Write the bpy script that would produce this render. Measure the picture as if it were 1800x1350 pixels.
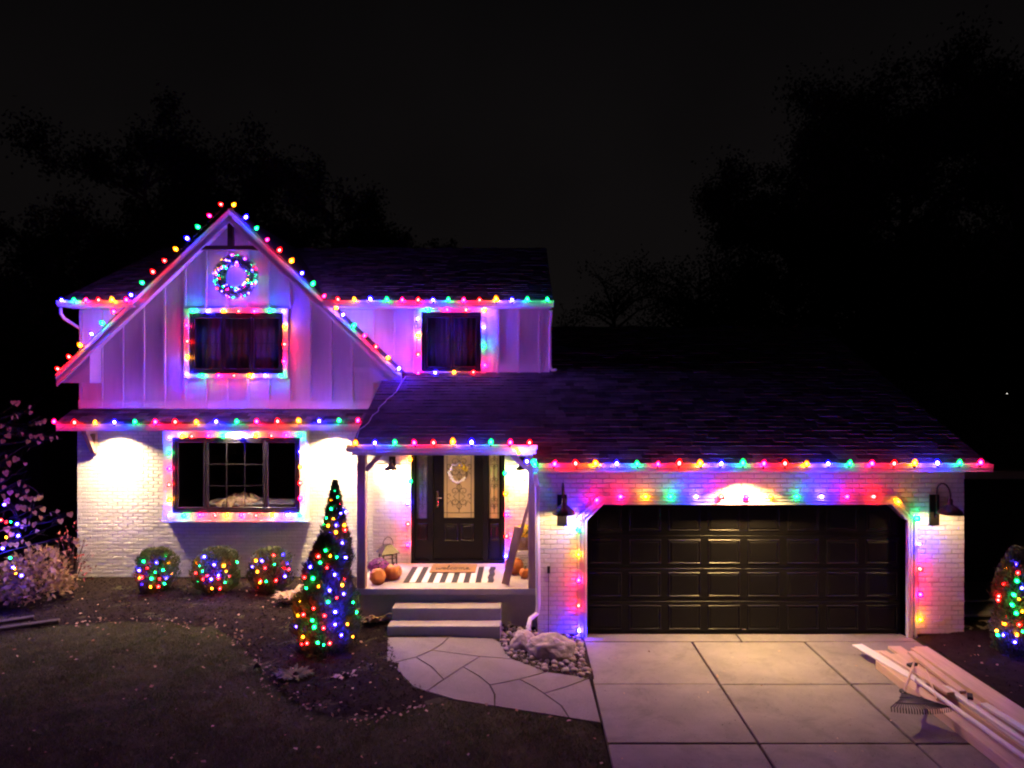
import bpy, math, random
import numpy as np
from mathutils import Vector, Matrix, Euler, noise
from mathutils.geometry import tessellate_polygon
R = math.radians
random.seed(7); rng = np.random.default_rng(11)
for o in list(bpy.data.objects): bpy.data.objects.remove(o)
sc = bpy.context.scene
COL = sc.collection

# ------------------------------------------------------------------ camera
F, CX, CY, H = 1248.0, 920.0, 675.0, 3.9          # focal length in photo pixels, vanishing point, eye height
cam_d = bpy.data.cameras.new('camera'); cam = bpy.data.objects.new('camera', cam_d); COL.objects.link(cam)
cam.location = (0, 0, H); cam.rotation_euler = (R(90), 0, 0)
cam_d.sensor_width = 36; cam_d.lens = F / 1800 * 36; cam_d.shift_x = -(CX - 900) / 1800
cam_d.clip_start = .05; cam_d.clip_end = 2000
sc.camera = cam
# ------------------------------------------------------------------ night sky (town glow, stronger low down)
w = bpy.data.worlds.new('World'); sc.world = w; w.use_nodes = True
nt = w.node_tree; nt.nodes.clear()
tc = nt.nodes.new('ShaderNodeTexCoord'); sx = nt.nodes.new('ShaderNodeSeparateXYZ')
rp = nt.nodes.new('ShaderNodeValToRGB'); bg = nt.nodes.new('ShaderNodeBackground'); wo = nt.nodes.new('ShaderNodeOutputWorld')
rp.color_ramp.elements[0].position = 0.0; rp.color_ramp.elements[0].color = (.0058, .0048, .0048, 1)
rp.color_ramp.elements[1].position = 0.55; rp.color_ramp.elements[1].color = (.0016, .0014, .0016, 1)
nt.links.new(tc.outputs['Generated'], sx.inputs[0]); nt.links.new(sx.outputs['Z'], rp.inputs[0])
cl = nt.nodes.new('ShaderNodeTexNoise'); cl.inputs['Scale'].default_value = 1.6; cl.inputs['Detail'].default_value = 4; nt.links.new(tc.outputs['Generated'], cl.inputs['Vector'])
cm = nt.nodes.new('ShaderNodeMapRange'); cm.inputs[1].default_value = .3; cm.inputs[2].default_value = .7; cm.inputs[3].default_value = .55; cm.inputs[4].default_value = 1.25
nt.links.new(cl.outputs['Fac'], cm.inputs[0]); nt.links.new(cm.outputs[0], bg.inputs[1]); nt.links.new(rp.outputs[0], bg.inputs[0])
nt.links.new(bg.outputs[0], wo.inputs[0])
# ------------------------------------------------------------------ exposure and renderer
sc.view_settings.view_transform = 'Standard'; sc.view_settings.look = 'None'
sc.view_settings.exposure = 0; sc.view_settings.gamma = 1; sc.view_settings.use_curve_mapping = False
sc.render.engine = 'CYCLES'
cy = sc.cycles
cy.use_denoising = True
try: cy.denoiser = 'OPENIMAGEDENOISE'
except Exception: pass
cy.use_light_tree = True; cy.sample_clamp_indirect = 2.5; cy.max_bounces = 6; cy.diffuse_bounces = 3
cy.glossy_bounces = 3; cy.transparent_max_bounces = 12; cy.caustics_reflective = False; cy.caustics_refractive = False
cy.pixel_filter_type = 'BLACKMAN_HARRIS'; cy.filter_width = 2.2

BULB = 360.0            # radiance of the led inside a big bulb
MINI = 170.0            # radiance of a mini light
WARM = (1.0, .60, .22)

# ================================================================== helpers
ORG = {}
def link(o): COL.objects.link(o); return o
def tag(o, label, cat, group=None):
    o['label'] = label; o['category'] = cat
    if group: o['group'] = group
    return o
def structure(o): o['kind'] = 'structure'; return o
def stuff(o): o['kind'] = 'stuff'; return o
def empty(name, loc, label=None, cat=None, group=None):
    o = link(bpy.data.objects.new(name, None)); o.location = loc; o.empty_display_size = .1
    ORG[o.name] = Vector(loc)
    if label: tag(o, label, cat, group)
    return o
def mesh_obj(name, me, parent=None, org=None):
    o = link(bpy.data.objects.new(name, me))
    if parent is not None: o.parent = parent; ORG[o.name] = ORG[parent.name]
    else: o.location = org or (0, 0, 0); ORG[o.name] = Vector(org or (0, 0, 0))
    return o
def inst(name, me, parent, loc, rot=None, scale=None):
    o = link(bpy.data.objects.new(name, me)); o.parent = parent
    base = ORG[parent.name]
    if parent.name in TR: base = TR[parent.name]
    o.location = Vector(loc) - base; ORG[o.name] = Vector(loc)
    if rot is not None:
        if hasattr(rot, 'to_euler'): rot = rot.to_euler()
        o.rotation_euler = rot
    if scale is not None: o.scale = scale if hasattr(scale, '__len__') else (scale,) * 3
    return o
TR = {}
def P(x, y, Y): return Vector(((x - CX) / F * Y, Y, H - (y - CY) / F * Y))
def PX(x, Y): return (x - CX) / F * Y
def PZ(y, Y): return H - (y - CY) / F * Y
def S(t): t = min(1, max(0, t)); return t * t * (3 - 2 * t)
DR = (0.90, 5.97)                                   # driveway, left and right edge
def gz(x, y):
    if x > 3: return .0 + .05 * S((x - 5.9) / 1.2)
    t = S((.95 - x) / 2.3)
    return .004 + .105 * t + .075 * S((y - 9.6) / 4) * t
def G(x, y, dz=0.0):
    z = .08
    for _ in range(12):
        Y = (H - z) * F / (y - CY); X = (x - CX) / F * Y
        z = gz(X, Y) + dz
    return Vector((X, Y, z))

class MB:
    def __init__(s): s.v = []; s.f = []; s.mi = []; s.cur = 0
    def add(s, vs, fs):
        b = len(s.v); s.v += [tuple(v) for v in vs]
        for f in fs: s.f.append(tuple(b + i for i in f)); s.mi.append(s.cur)
        return s
    def box(s, x0, x1, y0, y1, z0, z1, M=None, ch=0.0):
        if ch <= 0:
            vs = [(x0,y0,z0),(x1,y0,z0),(x1,y1,z0),(x0,y1,z0),(x0,y0,z1),(x1,y0,z1),(x1,y1,z1),(x0,y1,z1)]
            fs = [(0,3,2,1),(4,5,6,7),(0,1,5,4),(1,2,6,5),(2,3,7,6),(3,0,4,7)]
        else:
            vs = []; lo = (x0, y0, z0); hi = (x1, y1, z1)
            idx = {}
            for sx_ in (0,1):
                for sy_ in (0,1):
                    for sz_ in (0,1):
                        sgn = (sx_, sy_, sz_)
                        for ax in range(3):
                            p = []
                            for k in range(3):
                                base = hi[k] if sgn[k] else lo[k]
                                if k != ax: base += -ch if sgn[k] else ch
                                p.append(base)
                            idx[(sgn, ax)] = len(vs); vs.append(tuple(p))
            fs = []
            for ax in range(3):
                o1, o2 = [k for k in range(3) if k != ax]
                for sd in (0, 1):
                    q = []
                    for a, b in ((0,0),(1,0),(1,1),(0,1)):
                        g = [0,0,0]; g[ax] = sd; g[o1] = a; g[o2] = b; q.append(idx[(tuple(g), ax)])
                    flip = (sd == 1) != (ax == 1)
                    fs.append(tuple(q) if flip else tuple(reversed(q)))
            for ax in range(3):
                o1, o2 = [k for k in range(3) if k != ax]
                for a in (0, 1):
                    for b in (0, 1):
                        g0 = [0,0,0]; g0[o1] = a; g0[o2] = b; g1 = list(g0); g1[ax] = 1
                        q = (idx[(tuple(g0), o1)], idx[(tuple(g1), o1)], idx[(tuple(g1), o2)], idx[(tuple(g0), o2)])
                        fs.append(q)
            for sx_ in (0,1):
                for sy_ in (0,1):
                    for sz_ in (0,1):
                        fs.append(tuple(idx[((sx_,sy_,sz_), ax)] for ax in range(3)))
        if M is not None: vs = [M @ Vector(v) for v in vs]
        return s.add(vs, fs)
    def bar(s, a, b, wx, wz, up=(0,0,1), ch=0):
        a = Vector(a); b = Vector(b); d = (b - a); L = d.length; d.normalize()
        u = Vector(up); sdv = d.cross(u)
        if sdv.length < 1e-5: sdv = d.cross(Vector((1,0,0)))
        sdv.normalize(); u = sdv.cross(d)
        M = Matrix((sdv, d, u)).transposed().to_4x4(); M.translation = a
        return s.box(-wx/2, wx/2, 0, L, -wz/2, wz/2, M, ch)
    def tube(s, pts, r, n=8, cap=True):
        pts = [Vector(p) for p in pts]; m = len(pts)
        rs = r if hasattr(r, '__len__') else [r] * m
        vs = []; ref = None
        for i in range(m):
            d = (pts[min(i+1, m-1)] - pts[max(i-1, 0)])
            if d.length < 1e-9: d = Vector((0,0,1))
            d.normalize()
            if ref is None:
                ref = Vector((0,0,1)) if abs(d.z) < .9 else Vector((1,0,0))
            a = d.cross(ref)
            if a.length < 1e-6: ref = Vector((0,1,0)); a = d.cross(ref)
            a.normalize(); b = a.cross(d); ref = b
            for k in range(n):
                t = 2 * math.pi * k / n
                vs.append(pts[i] + a * (rs[i] * math.cos(t)) + b * (rs[i] * math.sin(t)))
        fs = []
        for i in range(m - 1):
            for k in range(n):
                fs.append((i*n+k, i*n+(k+1)%n, (i+1)*n+(k+1)%n, (i+1)*n+k))
        if cap: fs.append(tuple(reversed(range(n)))); fs.append(tuple((m-1)*n + k for k in range(n)))
        return s.add(vs, fs)
    def lathe(s, prof, n=16, M=None, rf=None):
        vs = []
        for (r, z) in prof:
            for k in range(n):
                t = 2 * math.pi * k / n; q = r * (rf(t, z) if rf else 1)
                vs.append(Vector((q * math.cos(t), q * math.sin(t), z)))
        fs = []
        for i in range(len(prof) - 1):
            for k in range(n): fs.append((i*n+k, i*n+(k+1)%n, (i+1)*n+(k+1)%n, (i+1)*n+k))
        fs.append(tuple(reversed(range(n)))); fs.append(tuple((len(prof)-1)*n + k for k in range(n)))
        if M is not None: vs = [M @ v for v in vs]
        return s.add(vs, fs)
    def poly(s, loops, f3):
        """flat polygon with holes; loops hold 2-d points, f3 lifts them to 3-d"""
        L = [[Vector((a, b, 0)) for a, b in lp] for lp in loops]
        tris = tessellate_polygon(L); flat = [p for lp in loops for p in lp]
        return s.add([f3(a, b) for a, b in flat], tris)
    def prism(s, pts, f3a, f3b):
        """extruded outline: pts 2-d, f3a / f3b lift to the two ends"""
        n = len(pts); tris = tessellate_polygon([[Vector((a, b, 0)) for a, b in pts]])
        s.add([f3a(a, b) for a, b in pts] + [f3b(a, b) for a, b in pts],
              [t for t in tris] + [tuple(n + i for i in reversed(t)) for t in tris] +
              [(i, (i+1) % n, n + (i+1) % n, n + i) for i in range(n)])
        return s
    def mesh(s, name, mat, org=(0,0,0), smooth=False):
        me = bpy.data.meshes.new(name); ox, oy, oz = org
        me.from_pydata([(x-ox, y-oy, z-oz) for x, y, z in s.v], [], s.f)
        for m in (mat if isinstance(mat, (list, tuple)) else [mat]): me.materials.append(m)
        if any(s.mi): me.polygons.foreach_set('material_index', s.mi)
        if smooth: me.polygons.foreach_set('use_smooth', [True] * len(me.polygons))
        me.update()
        return me
    def build(s, name, mat, parent=None, org=None, smooth=False):
        og = ORG[parent.name] if parent is not None else (org or (0,0,0))
        return mesh_obj(name, s.mesh(name, mat, og, smooth), parent, org)

def np_mesh(name, V, Fc, mat, smooth=False):
    V = np.asarray(V, dtype=np.float32); Fc = np.asarray(Fc, dtype=np.int32)
    me = bpy.data.meshes.new(name); m, k = Fc.shape
    me.vertices.add(len(V)); me.vertices.foreach_set('co', V.ravel())
    me.loops.add(m * k); me.loops.foreach_set('vertex_index', Fc.ravel())
    me.polygons.add(m); me.polygons.foreach_set('loop_start', np.arange(0, m * k, k, dtype=np.int32))
    try: me.polygons.foreach_set('loop_total', np.full(m, k, dtype=np.int32))
    except Exception: pass
    if smooth: me.polygons.foreach_set('use_smooth', [True] * m)
    me.materials.append(mat); me.update(calc_edges=True); me.validate()
    return me
def unit(a): return a / np.maximum(1e-9, np.linalg.norm(a, axis=1, keepdims=True))
def cards(C, D, L, W, flat=None):
    """leaf-shaped quads: centres C, directions D, lengths L, widths W"""
    n = len(C); D = unit(D); Rn = rng.normal(size=(n, 3)) if flat is None else flat
    Sd = unit(np.cross(D, Rn)); L = np.broadcast_to(np.asarray(L, float), (n,))[:, None]; W = np.broadcast_to(np.asarray(W, float), (n,))[:, None]
    V = np.stack([C - D*L*.5, C + Sd*W*.5, C + D*L*.5, C - Sd*W*.5], 1).reshape(-1, 3)
    return V, np.arange(4*n).reshape(n, 4)

# ================================================================== materials
def mk(name): 
    m = bpy.data.materials.new(name); m.use_nodes = True
    n = m.node_tree.nodes; l = m.node_tree.links; return m, n, l, n['Principled BSDF']
def mat(name, col, rough=.6, var=.15, scale=8., bump=0., bscale=60., metal=0., island=0., spec=.5, coat=0., stretch=None, col2=None, fine=0., trans=0., stain=0.):
    m, n, l, b = mk(name)
    tcn = n.new('ShaderNodeTexCoord'); src = tcn.outputs['Object']
    if stretch:
        mp = n.new('ShaderNodeMapping'); mp.inputs['Scale'].default_value = stretch; l.new(src, mp.inputs[0]); src = mp.outputs[0]
    nz = n.new('ShaderNodeTexNoise'); nz.inputs['Scale'].default_value = scale; nz.inputs['Detail'].default_value = 6; nz.inputs['Roughness'].default_value = .65
    l.new(src, nz.inputs['Vector'])
    c2 = col2 or tuple(c * (1 - var) for c in col); c1 = col if col2 else tuple(min(1, c * (1 + var)) for c in col)
    rmp = n.new('ShaderNodeValToRGB'); e = rmp.color_ramp.elements
    e[0].position = .33; e[0].color = (*c2, 1); e[1].position = .67; e[1].color = (*c1, 1)
    l.new(nz.outputs['Fac'], rmp.inputs[0]); out = rmp.outputs[0]
    if island or fine:
        hsv = n.new('ShaderNodeHueSaturation'); l.new(out, hsv.inputs['Color']); val = None
        if island:
            g = n.new('ShaderNodeNewGeometry'); mr = n.new('ShaderNodeMapRange'); l.new(g.outputs['Random Per Island'], mr.inputs[0])
            mr.inputs[3].default_value = 1 - island; mr.inputs[4].default_value = 1 + island; val = mr.outputs[0]
        if fine:
            n2 = n.new('ShaderNodeTexNoise'); n2.inputs['Scale'].default_value = bscale; n2.inputs['Detail'].default_value = 3; l.new(src, n2.inputs['Vector'])
            mr2 = n.new('ShaderNodeMapRange'); l.new(n2.outputs['Fac'], mr2.inputs[0]); mr2.inputs[1].default_value = .3; mr2.inputs[2].default_value = .7
            mr2.inputs[3].default_value = 1 - fine; mr2.inputs[4].default_value = 1 + fine
            if val is None: val = mr2.outputs[0]
            else:
                mm = n.new('ShaderNodeMath'); mm.operation = 'MULTIPLY'; l.new(val, mm.inputs[0]); l.new(mr2.outputs[0], mm.inputs[1]); val = mm.outputs[0]
        l.new(val, hsv.inputs['Value']); out = hsv.outputs[0]
    if stain:
        n4 = n.new('ShaderNodeTexNoise'); n4.inputs['Scale'].default_value = 1.7; n4.inputs['Detail'].default_value = 8; n4.inputs['Roughness'].default_value = .75; n4.inputs['Distortion'].default_value = .6; l.new(tcn.outputs['Object'], n4.inputs['Vector'])
        m4 = n.new('ShaderNodeMapRange'); l.new(n4.outputs['Fac'], m4.inputs[0]); m4.inputs[1].default_value = .50; m4.inputs[2].default_value = .72; m4.inputs[3].default_value = 1; m4.inputs[4].default_value = 1 - stain
        n5 = n.new('ShaderNodeTexVoronoi'); n5.inputs['Scale'].default_value = 9; l.new(tcn.outputs['Object'], n5.inputs['Vector'])
        m5 = n.new('ShaderNodeMapRange'); l.new(n5.outputs['Distance'], m5.inputs[0]); m5.inputs[1].default_value = .05; m5.inputs[2].default_value = .10; m5.inputs[3].default_value = 1 - stain; m5.inputs[4].default_value = 1
        mm2 = n.new('ShaderNodeMath'); mm2.operation = 'MULTIPLY'; l.new(m4.outputs[0], mm2.inputs[0]); l.new(m5.outputs[0], mm2.inputs[1])
        hs2 = n.new('ShaderNodeHueSaturation'); l.new(out, hs2.inputs['Color']); l.new(mm2.outputs[0], hs2.inputs['Value']); out = hs2.outputs[0]
    l.new(out, b.inputs['Base Color'])
    b.inputs['Roughness'].default_value = rough; b.inputs['Metallic'].default_value = metal
    b.inputs['Specular IOR Level'].default_value = spec; b.inputs['Coat Weight'].default_value = coat
    if bump:
        n3 = n.new('ShaderNodeTexNoise'); n3.inputs['Scale'].default_value = bscale; n3.inputs['Detail'].default_value = 5; l.new(src, n3.inputs['Vector'])
        bp = n.new('ShaderNodeBump'); bp.inputs['Strength'].default_value = bump; bp.inputs['Distance'].default_value = .01
        l.new(n3.outputs['Fac'], bp.inputs['Height']); l.new(bp.outputs[0], b.inputs['Normal'])
    if trans:
        tl = n.new('ShaderNodeBsdfTranslucent'); l.new(out, tl.inputs[0]); mx = n.new('ShaderNodeMixShader'); mx.inputs[0].default_value = trans
        l.new(b.outputs[0], mx.inputs[1]); l.new(tl.outputs[0], mx.inputs[2]); l.new(mx.outputs[0], n['Material Output'].inputs[0])
    return m
def emit(name, col, k):
    m, n, l, b = mk(name); n.remove(b); e = n.new('ShaderNodeEmission'); e.inputs[0].default_value = (*col, 1); e.inputs[1].default_value = k
    l.new(e.outputs[0], n['Material Output'].inputs[0]); return m
def shell(name, tint, glow, k, gloss=.06):
    """coloured clear glass: what is inside shines through it, plus an added glow imitating a halo"""
    m, n, l, b = mk(name); n.remove(b)
    t = n.new('ShaderNodeBsdfTransparent'); t.inputs[0].default_value = (*tint, 1)
    e = n.new('ShaderNodeEmission'); e.inputs[0].default_value = (*glow, 1); e.inputs[1].default_value = k  # glow put into the glass itself imitates the coloured halo
    a = n.new('ShaderNodeAddShader'); l.new(t.outputs[0], a.inputs[0]); l.new(e.outputs[0], a.inputs[1])
    l.new(a.outputs[0], n['Material Output'].inputs[0]); return m
def glass(name, tint=(.9,.92,.95), refl=1.0):
    m, n, l, b = mk(name); n.remove(b)
    t = n.new('ShaderNodeBsdfTransparent'); t.inputs[0].default_value = (*tint, 1)
    g = n.new('ShaderNodeBsdfGlossy'); g.inputs['Roughness'].default_value = .03
    fr = n.new('ShaderNodeFresnel'); fr.inputs[0].default_value = 1.45; mx = n.new('ShaderNodeMixShader')
    ge = n.new('ShaderNodeNewGeometry'); iv = n.new('ShaderNodeMath'); iv.operation = 'SUBTRACT'; iv.inputs[0].default_value = 1; l.new(ge.outputs['Backfacing'], iv.inputs[1])
    mu = n.new('ShaderNodeMath'); mu.operation = 'MULTIPLY'; l.new(fr.outputs[0], mu.inputs[0]); l.new(iv.outputs[0], mu.inputs[1])
    l.new(mu.outputs[0], mx.inputs[0]); l.new(t.outputs[0], mx.inputs[1]); l.new(g.outputs[0], mx.inputs[2])
    l.new(mx.outputs[0], n['Material Output'].inputs[0]); return m

M = {}
M['brick'] = mat('painted_brick', (.78,.77,.75), .55, .05, 5, .35, 90, island=.05)
M['mortar'] = mat('painted_mortar', (.58,.57,.55), .75, .08, 12, .5, 120)
M['siding'] = mat('white_siding', (.76,.75,.75), .55, .06, 2, .25, 30, stretch=(6,6,.6))
M['trim'] = mat('white_trim', (.80,.79,.78), .4, .03, 4, .04, 150)
M['gutter'] = mat('white_gutter', (.80,.80,.80), .3, .02, 4)
M['black'] = mat('black_paint', (.0045,.004,.005), .42, .2, 5, .05, 90, spec=.22)
M['frame'] = mat('black_frame', (.014,.013,.015), .32, .2, 5)
M['bronze'] = mat('dark_bronze', (.022,.018,.016), .35, .3, 20, metal=.6)
M['shingle'] = mat('asphalt_shingle', (.105,.096,.104), .92, .30, 3, .6, 350, island=.55, fine=.35, spec=.05)
M['cedar'] = mat('cedar_wood', (.52,.34,.25), .6, .3, 3, .15, 60, stretch=(9,9,1.0), col2=(.38,.23,.16), spec=.3)
M['beamwood'] = mat('dark_beam', (.085,.050,.040), .6, .3, 4, .2, 60)
M['pine'] = mat('raw_pine', (.70,.51,.36), .6, .2, 2.5, .12, 50, stretch=(12,.8,12), col2=(.56,.39,.27), island=.12)
M['whiteboard'] = mat('primed_board', (.74,.71,.70), .45, .05, 3, island=.05)
M['concrete'] = mat('concrete', (.215,.195,.180), .85, .18, 1.1, .4, 130, fine=.16, island=.09, stain=.38)
M['walk'] = mat('exposed_walk', (.235,.213,.202), .85, .10, 1.6, .6, 150, fine=.35, island=.07, stain=.25)
M['stepc'] = mat('step_concrete', (.40,.37,.34), .8, .12, 3, .35, 120, fine=.12)
M['porch'] = mat('porch_floor', (.52,.46,.42), .7, .10, 4, .2, 90, fine=.06)
M['soil'] = mat('soil', (.030,.024,.020), .95, .35, 5, .6, 60, spec=.08)
M['turf'] = mat('turf_base', (.060,.058,.030), .95, .4, 4, .6, 80, spec=.08)
M['mulch'] = mat('mulch', (.020,.014,.012), .95, .35, 10, .6, 70, island=.6, spec=.06)
M['grass'] = mat('grass_blade', (.100,.150,.045), .7, .35, 1.2, island=.45, spec=.12, trans=.2, col2=(.140,.125,.060))
M['rock'] = mat('river_rock', (.26,.22,.20), .7, .35, 9, .3, 60, island=.35)
M['boulder'] = mat('boulder', (.62,.54,.49), .8, .2, 5, .6, 18, fine=.12, col2=(.42,.34,.30))
M['bark'] = mat('bark', (.070,.050,.040), .9, .35, 12, .8, 40)
M['darkleaf'] = mat('dark_leaf', (.030,.034,.016), .8, .4, .8, island=.4)
M['ever'] = mat('evergreen', (.065,.092,.034), .65, .35, 4, island=.45, trans=.15)
M['box'] = mat('boxwood', (.085,.110,.034), .55, .35, 5, island=.45, trans=.2)
M['tan'] = mat('dry_leaf', (.58,.42,.24), .7, .35, 6, island=.4, trans=.3)
M['redleaf'] = mat('red_leaf', (.30,.06,.06), .6, .4, 8, island=.4)
M['heart'] = mat('heart_leaf', (.62,.46,.20), .6, .3, 8, island=.3, col2=(.52,.30,.14), trans=.4, spec=.2)
M['fallen'] = mat('fallen_leaf', (.62,.48,.34), .75, .4, 6, island=.5, col2=(.42,.20,.09), trans=.25)
M['pumpkin'] = mat('pumpkin', (.62,.20,.035), .42, .18, 6, .1, 30)
M['stem'] = mat('pumpkin_stem', (.20,.15,.06), .8, .3, 20, .5, 50)
M['flesh'] = mat('pumpkin_flesh', (.75,.42,.14), .6, .2, 12)
M['mum_p'] = mat('purple_mum', (.42,.10,.46), .6, .3, 20, island=.3)
M['mum_y'] = mat('yellow_mum', (.85,.55,.02), .6, .2, 20, island=.25)
M['leafdark'] = mat('mum_leaf', (.03,.06,.02), .6, .3, 20, island=.3)
M['pot'] = mat('cream_pot', (.66,.58,.52), .55, .08, 6)
M['wicker'] = mat('wicker', (.28,.16,.08), .6, .35, 20, .3, 80)
M['cratew'] = mat('white_crate', (.74,.72,.68), .55, .06, 5)
M['rugw'] = mat('rug_white', (.78,.76,.75), .9, .05, 30, .3, 300)
M['rugb'] = mat('rug_black', (.035,.033,.036), .9, .1, 30, .3, 300)
M['coir'] = mat('coir', (.42,.25,.10), .95, .2, 40, .6, 260)
M['ink'] = mat('black_ink', (.02,.018,.016), .8, .1, 10)
M['iron'] = mat('iron_scroll', (.02,.016,.013), .5, .2, 10)
M['plastic'] = mat('black_plastic', (.012,.012,.013), .6, .1, 10)
M['brass'] = mat('satin_nickel', (.75,.62,.42), .25, .05, 10, metal=1)
M['socket'] = mat('socket_green', (.02,.035,.02), .5, .1, 10)
M['wire'] = mat('wire', (.05,.05,.05), .5, .1, 10)
M['wirew'] = mat('wire_white', (.6,.6,.6), .5, .1, 10)
M['room'] = mat('room_wall', (.20,.17,.14), .8, .1, 3)
M['roomfloor'] = mat('room_floor', (.16,.10,.06), .5, .2, 3)
M['quilt'] = mat('quilt', (.62,.46,.24), .9, .5, 9, .3, 40, col2=(.20,.12,.07), spec=.1)
M['tablew'] = mat('painted_table', (.44,.42,.30), .5, .05, 5)
M['tablebase'] = mat('table_base', (.48,.36,.22), .5, .15, 5)
M['curtain'] = mat('curtain', (.11,.095,.095), .9, .15, 4, stretch=(20,20,.5))
M['navy'] = mat('navy_siding', (.030,.030,.055), .6, .1, 3)
M['nbr'] = mat('neighbour_wall', (.05,.05,.06), .7, .15, 2)
M['farmass'] = mat('far_roof', (.025,.024,.026), .9, .2, 2)
M['cotton'] = mat('cotton', (.82,.80,.76), .9, .05, 20, island=.05)
M['twig'] = mat('twig', (.16,.09,.05), .8, .2, 20)
M['glass'] = glass('window_glass', (.86,.87,.90))
M['lampglass'] = glass('lantern_glass', (.97,.95,.92))
M['log'] = mat('timber_edge', (.06,.045,.038), .9, .3, 3, .5, 40, stretch=(1,9,9))
M['unlitglass'] = mat('unlit_door_glass', (.10,.09,.11), .25, .2, 30, .5, 160)  # unlit copy of the door glass, its darkness put into the colour
m_, n_, l_, b_ = mk('lit_door_glass'); M['litglass'] = m_
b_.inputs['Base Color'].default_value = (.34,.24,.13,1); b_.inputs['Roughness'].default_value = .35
b_.inputs['Emission Color'].default_value = (1.0,.55,.20,1); b_.inputs['Emission Strength'].default_value = .16  # glow put into the glass stands in for light from indoors
nz_ = n_.new('ShaderNodeTexNoise'); nz_.inputs['Scale'].default_value = 160; bp_ = n_.new('ShaderNodeBump'); bp_.inputs['Strength'].default_value = .5
tc_ = n_.new('ShaderNodeTexCoord'); l_.new(tc_.outputs['Object'], nz_.inputs[0]); l_.new(nz_.outputs['Fac'], bp_.inputs['Height']); l_.new(bp_.outputs[0], b_.inputs['Normal'])

# ================================================================== ground, beds, paving
def pip(x, y, poly):
    x = np.asarray(x); y = np.asarray(y); c = np.zeros(x.shape, bool); n = len(poly); j = n - 1
    for i in range(n):
        xi, yi = poly[i]; xj, yj = poly[j]
        with np.errstate(divide='ignore', invalid='ignore'):
            k = ((yi > y) != (yj > y)) & (x < (xj - xi) * (y - yi) / (yj - yi + 1e-12) + xi)
        c ^= k; j = i
    return c
gzv = np.vectorize(gz)
def gpts(pix): return [(p.x, p.y) for p in (G(x, y) for x, y in pix)]

walk_left = gpts([(683,1121),(690,1140),(696,1163),(705,1188),(724,1205),(750,1217),(800,1232)])
walk_front = gpts([(870,1244),(960,1257),(1058,1273)])
walk_inner = gpts([(1037,1192),(985,1184),(959,1181),(914,1164),(898,1159),(890,1148),(882,1133),(880,1121)])
walk_poly = walk_left + walk_front + walk_inner
lawn_edge = gpts([(0,1117),(100,1101),(200,1094),(300,1094),(380,1106),(420,1130),(445,1160),(470,1195),(500,1225),(540,1250),(600,1266),(650,1266),(700,1254),(750,1241),(782,1232)])
bed_poly = [(-14, 13.66), (-2.62, 13.66), (-2.62, 11.2), (-2.08, 11.2), (-2.08, 10.62)] + walk_left + lawn_edge[::-1] + [(-14, lawn_edge[0][1])]
rock_poly = [(-.40, 11.3), (.24, 11.3), (.24, 10.97), (.90, 10.97), (.905, 9.35)] + walk_inner[1:] + [(-.34, 10.66)]
bed2_poly = [(5.99, 5.6), (10.5, 5.6), (10.5, 13.2), (6.7, 13.2), (6.7, 10.97), (5.99, 10.97)]

def ground_mesh():
    xs = np.concatenate([[-400,-120,-50,-25], np.arange(-15, 12.01, .15), [16,25,50,120,400]])
    ys = np.concatenate([[-300,-100,-30,-8,0,3], np.arange(5, 16.01, .15), [20,28,45,90,200,500]])
    X, Y = np.meshgrid(xs, ys); Z = gzv(np.clip(X, -15, 12), np.clip(Y, 0, 16))
    Z += np.where((X < DR[0]) & (Y < 12) & (X > -15), rng.normal(0, .0025, X.shape), 0)
    Z = np.where((X > DR[0] - .02) & (X < DR[1] + .02) & (Y < 11.2), -.06, Z)
    V = np.stack([X, Y, Z], -1).reshape(-1, 3); nx = len(xs); ny = len(ys)
    i, j = np.meshgrid(np.arange(nx-1), np.arange(ny-1)); a = (j*nx + i).ravel()
    return np_mesh('ground', V, np.stack([a, a+1, a+nx+1, a+nx], 1), M['turf'], True)
structure(mesh_obj('ground', ground_mesh()))

def bed_mesh(name, poly, dz, mt, amp=.018, cell=.07):
    px = [p[0] for p in poly]; py = [p[1] for p in poly]
    xs = np.arange(min(px), max(px) + cell, cell); ys = np.arange(min(py), max(py) + cell, cell)
    X, Y = np.meshgrid(xs, ys); Z = gzv(X, Y) + dz + rng.normal(0, amp * .5, X.shape) + amp * np.sin(X * 5.1 + 2 * np.sin(Y * 3.3)) * np.cos(Y * 6.3)
    nx = len(xs); i, j = np.meshgrid(np.arange(nx-1), np.arange(len(ys)-1)); a = (j*nx + i).ravel()
    inside = pip(X[j, i].ravel() + cell/2, Y[j, i].ravel() + cell/2, poly)
    a = a[inside]
    return np_mesh(name, np.stack([X, Y, Z], -1).reshape(-1, 3), np.stack([a, a+1, a+nx+1, a+nx], 1), mt, True)
structure(mesh_obj('mulch_bed', bed_mesh('mulch_bed', bed_poly, .010, M['mulch'], .010)))
structure(mesh_obj('side_mulch_bed', bed_mesh('side_mulch_bed', bed2_poly, .03, M['mulch'], .012)))
structure(mesh_obj('stone_bed', bed_mesh('stone_bed', rock_poly, .012, M['soil'], .01)))

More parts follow.
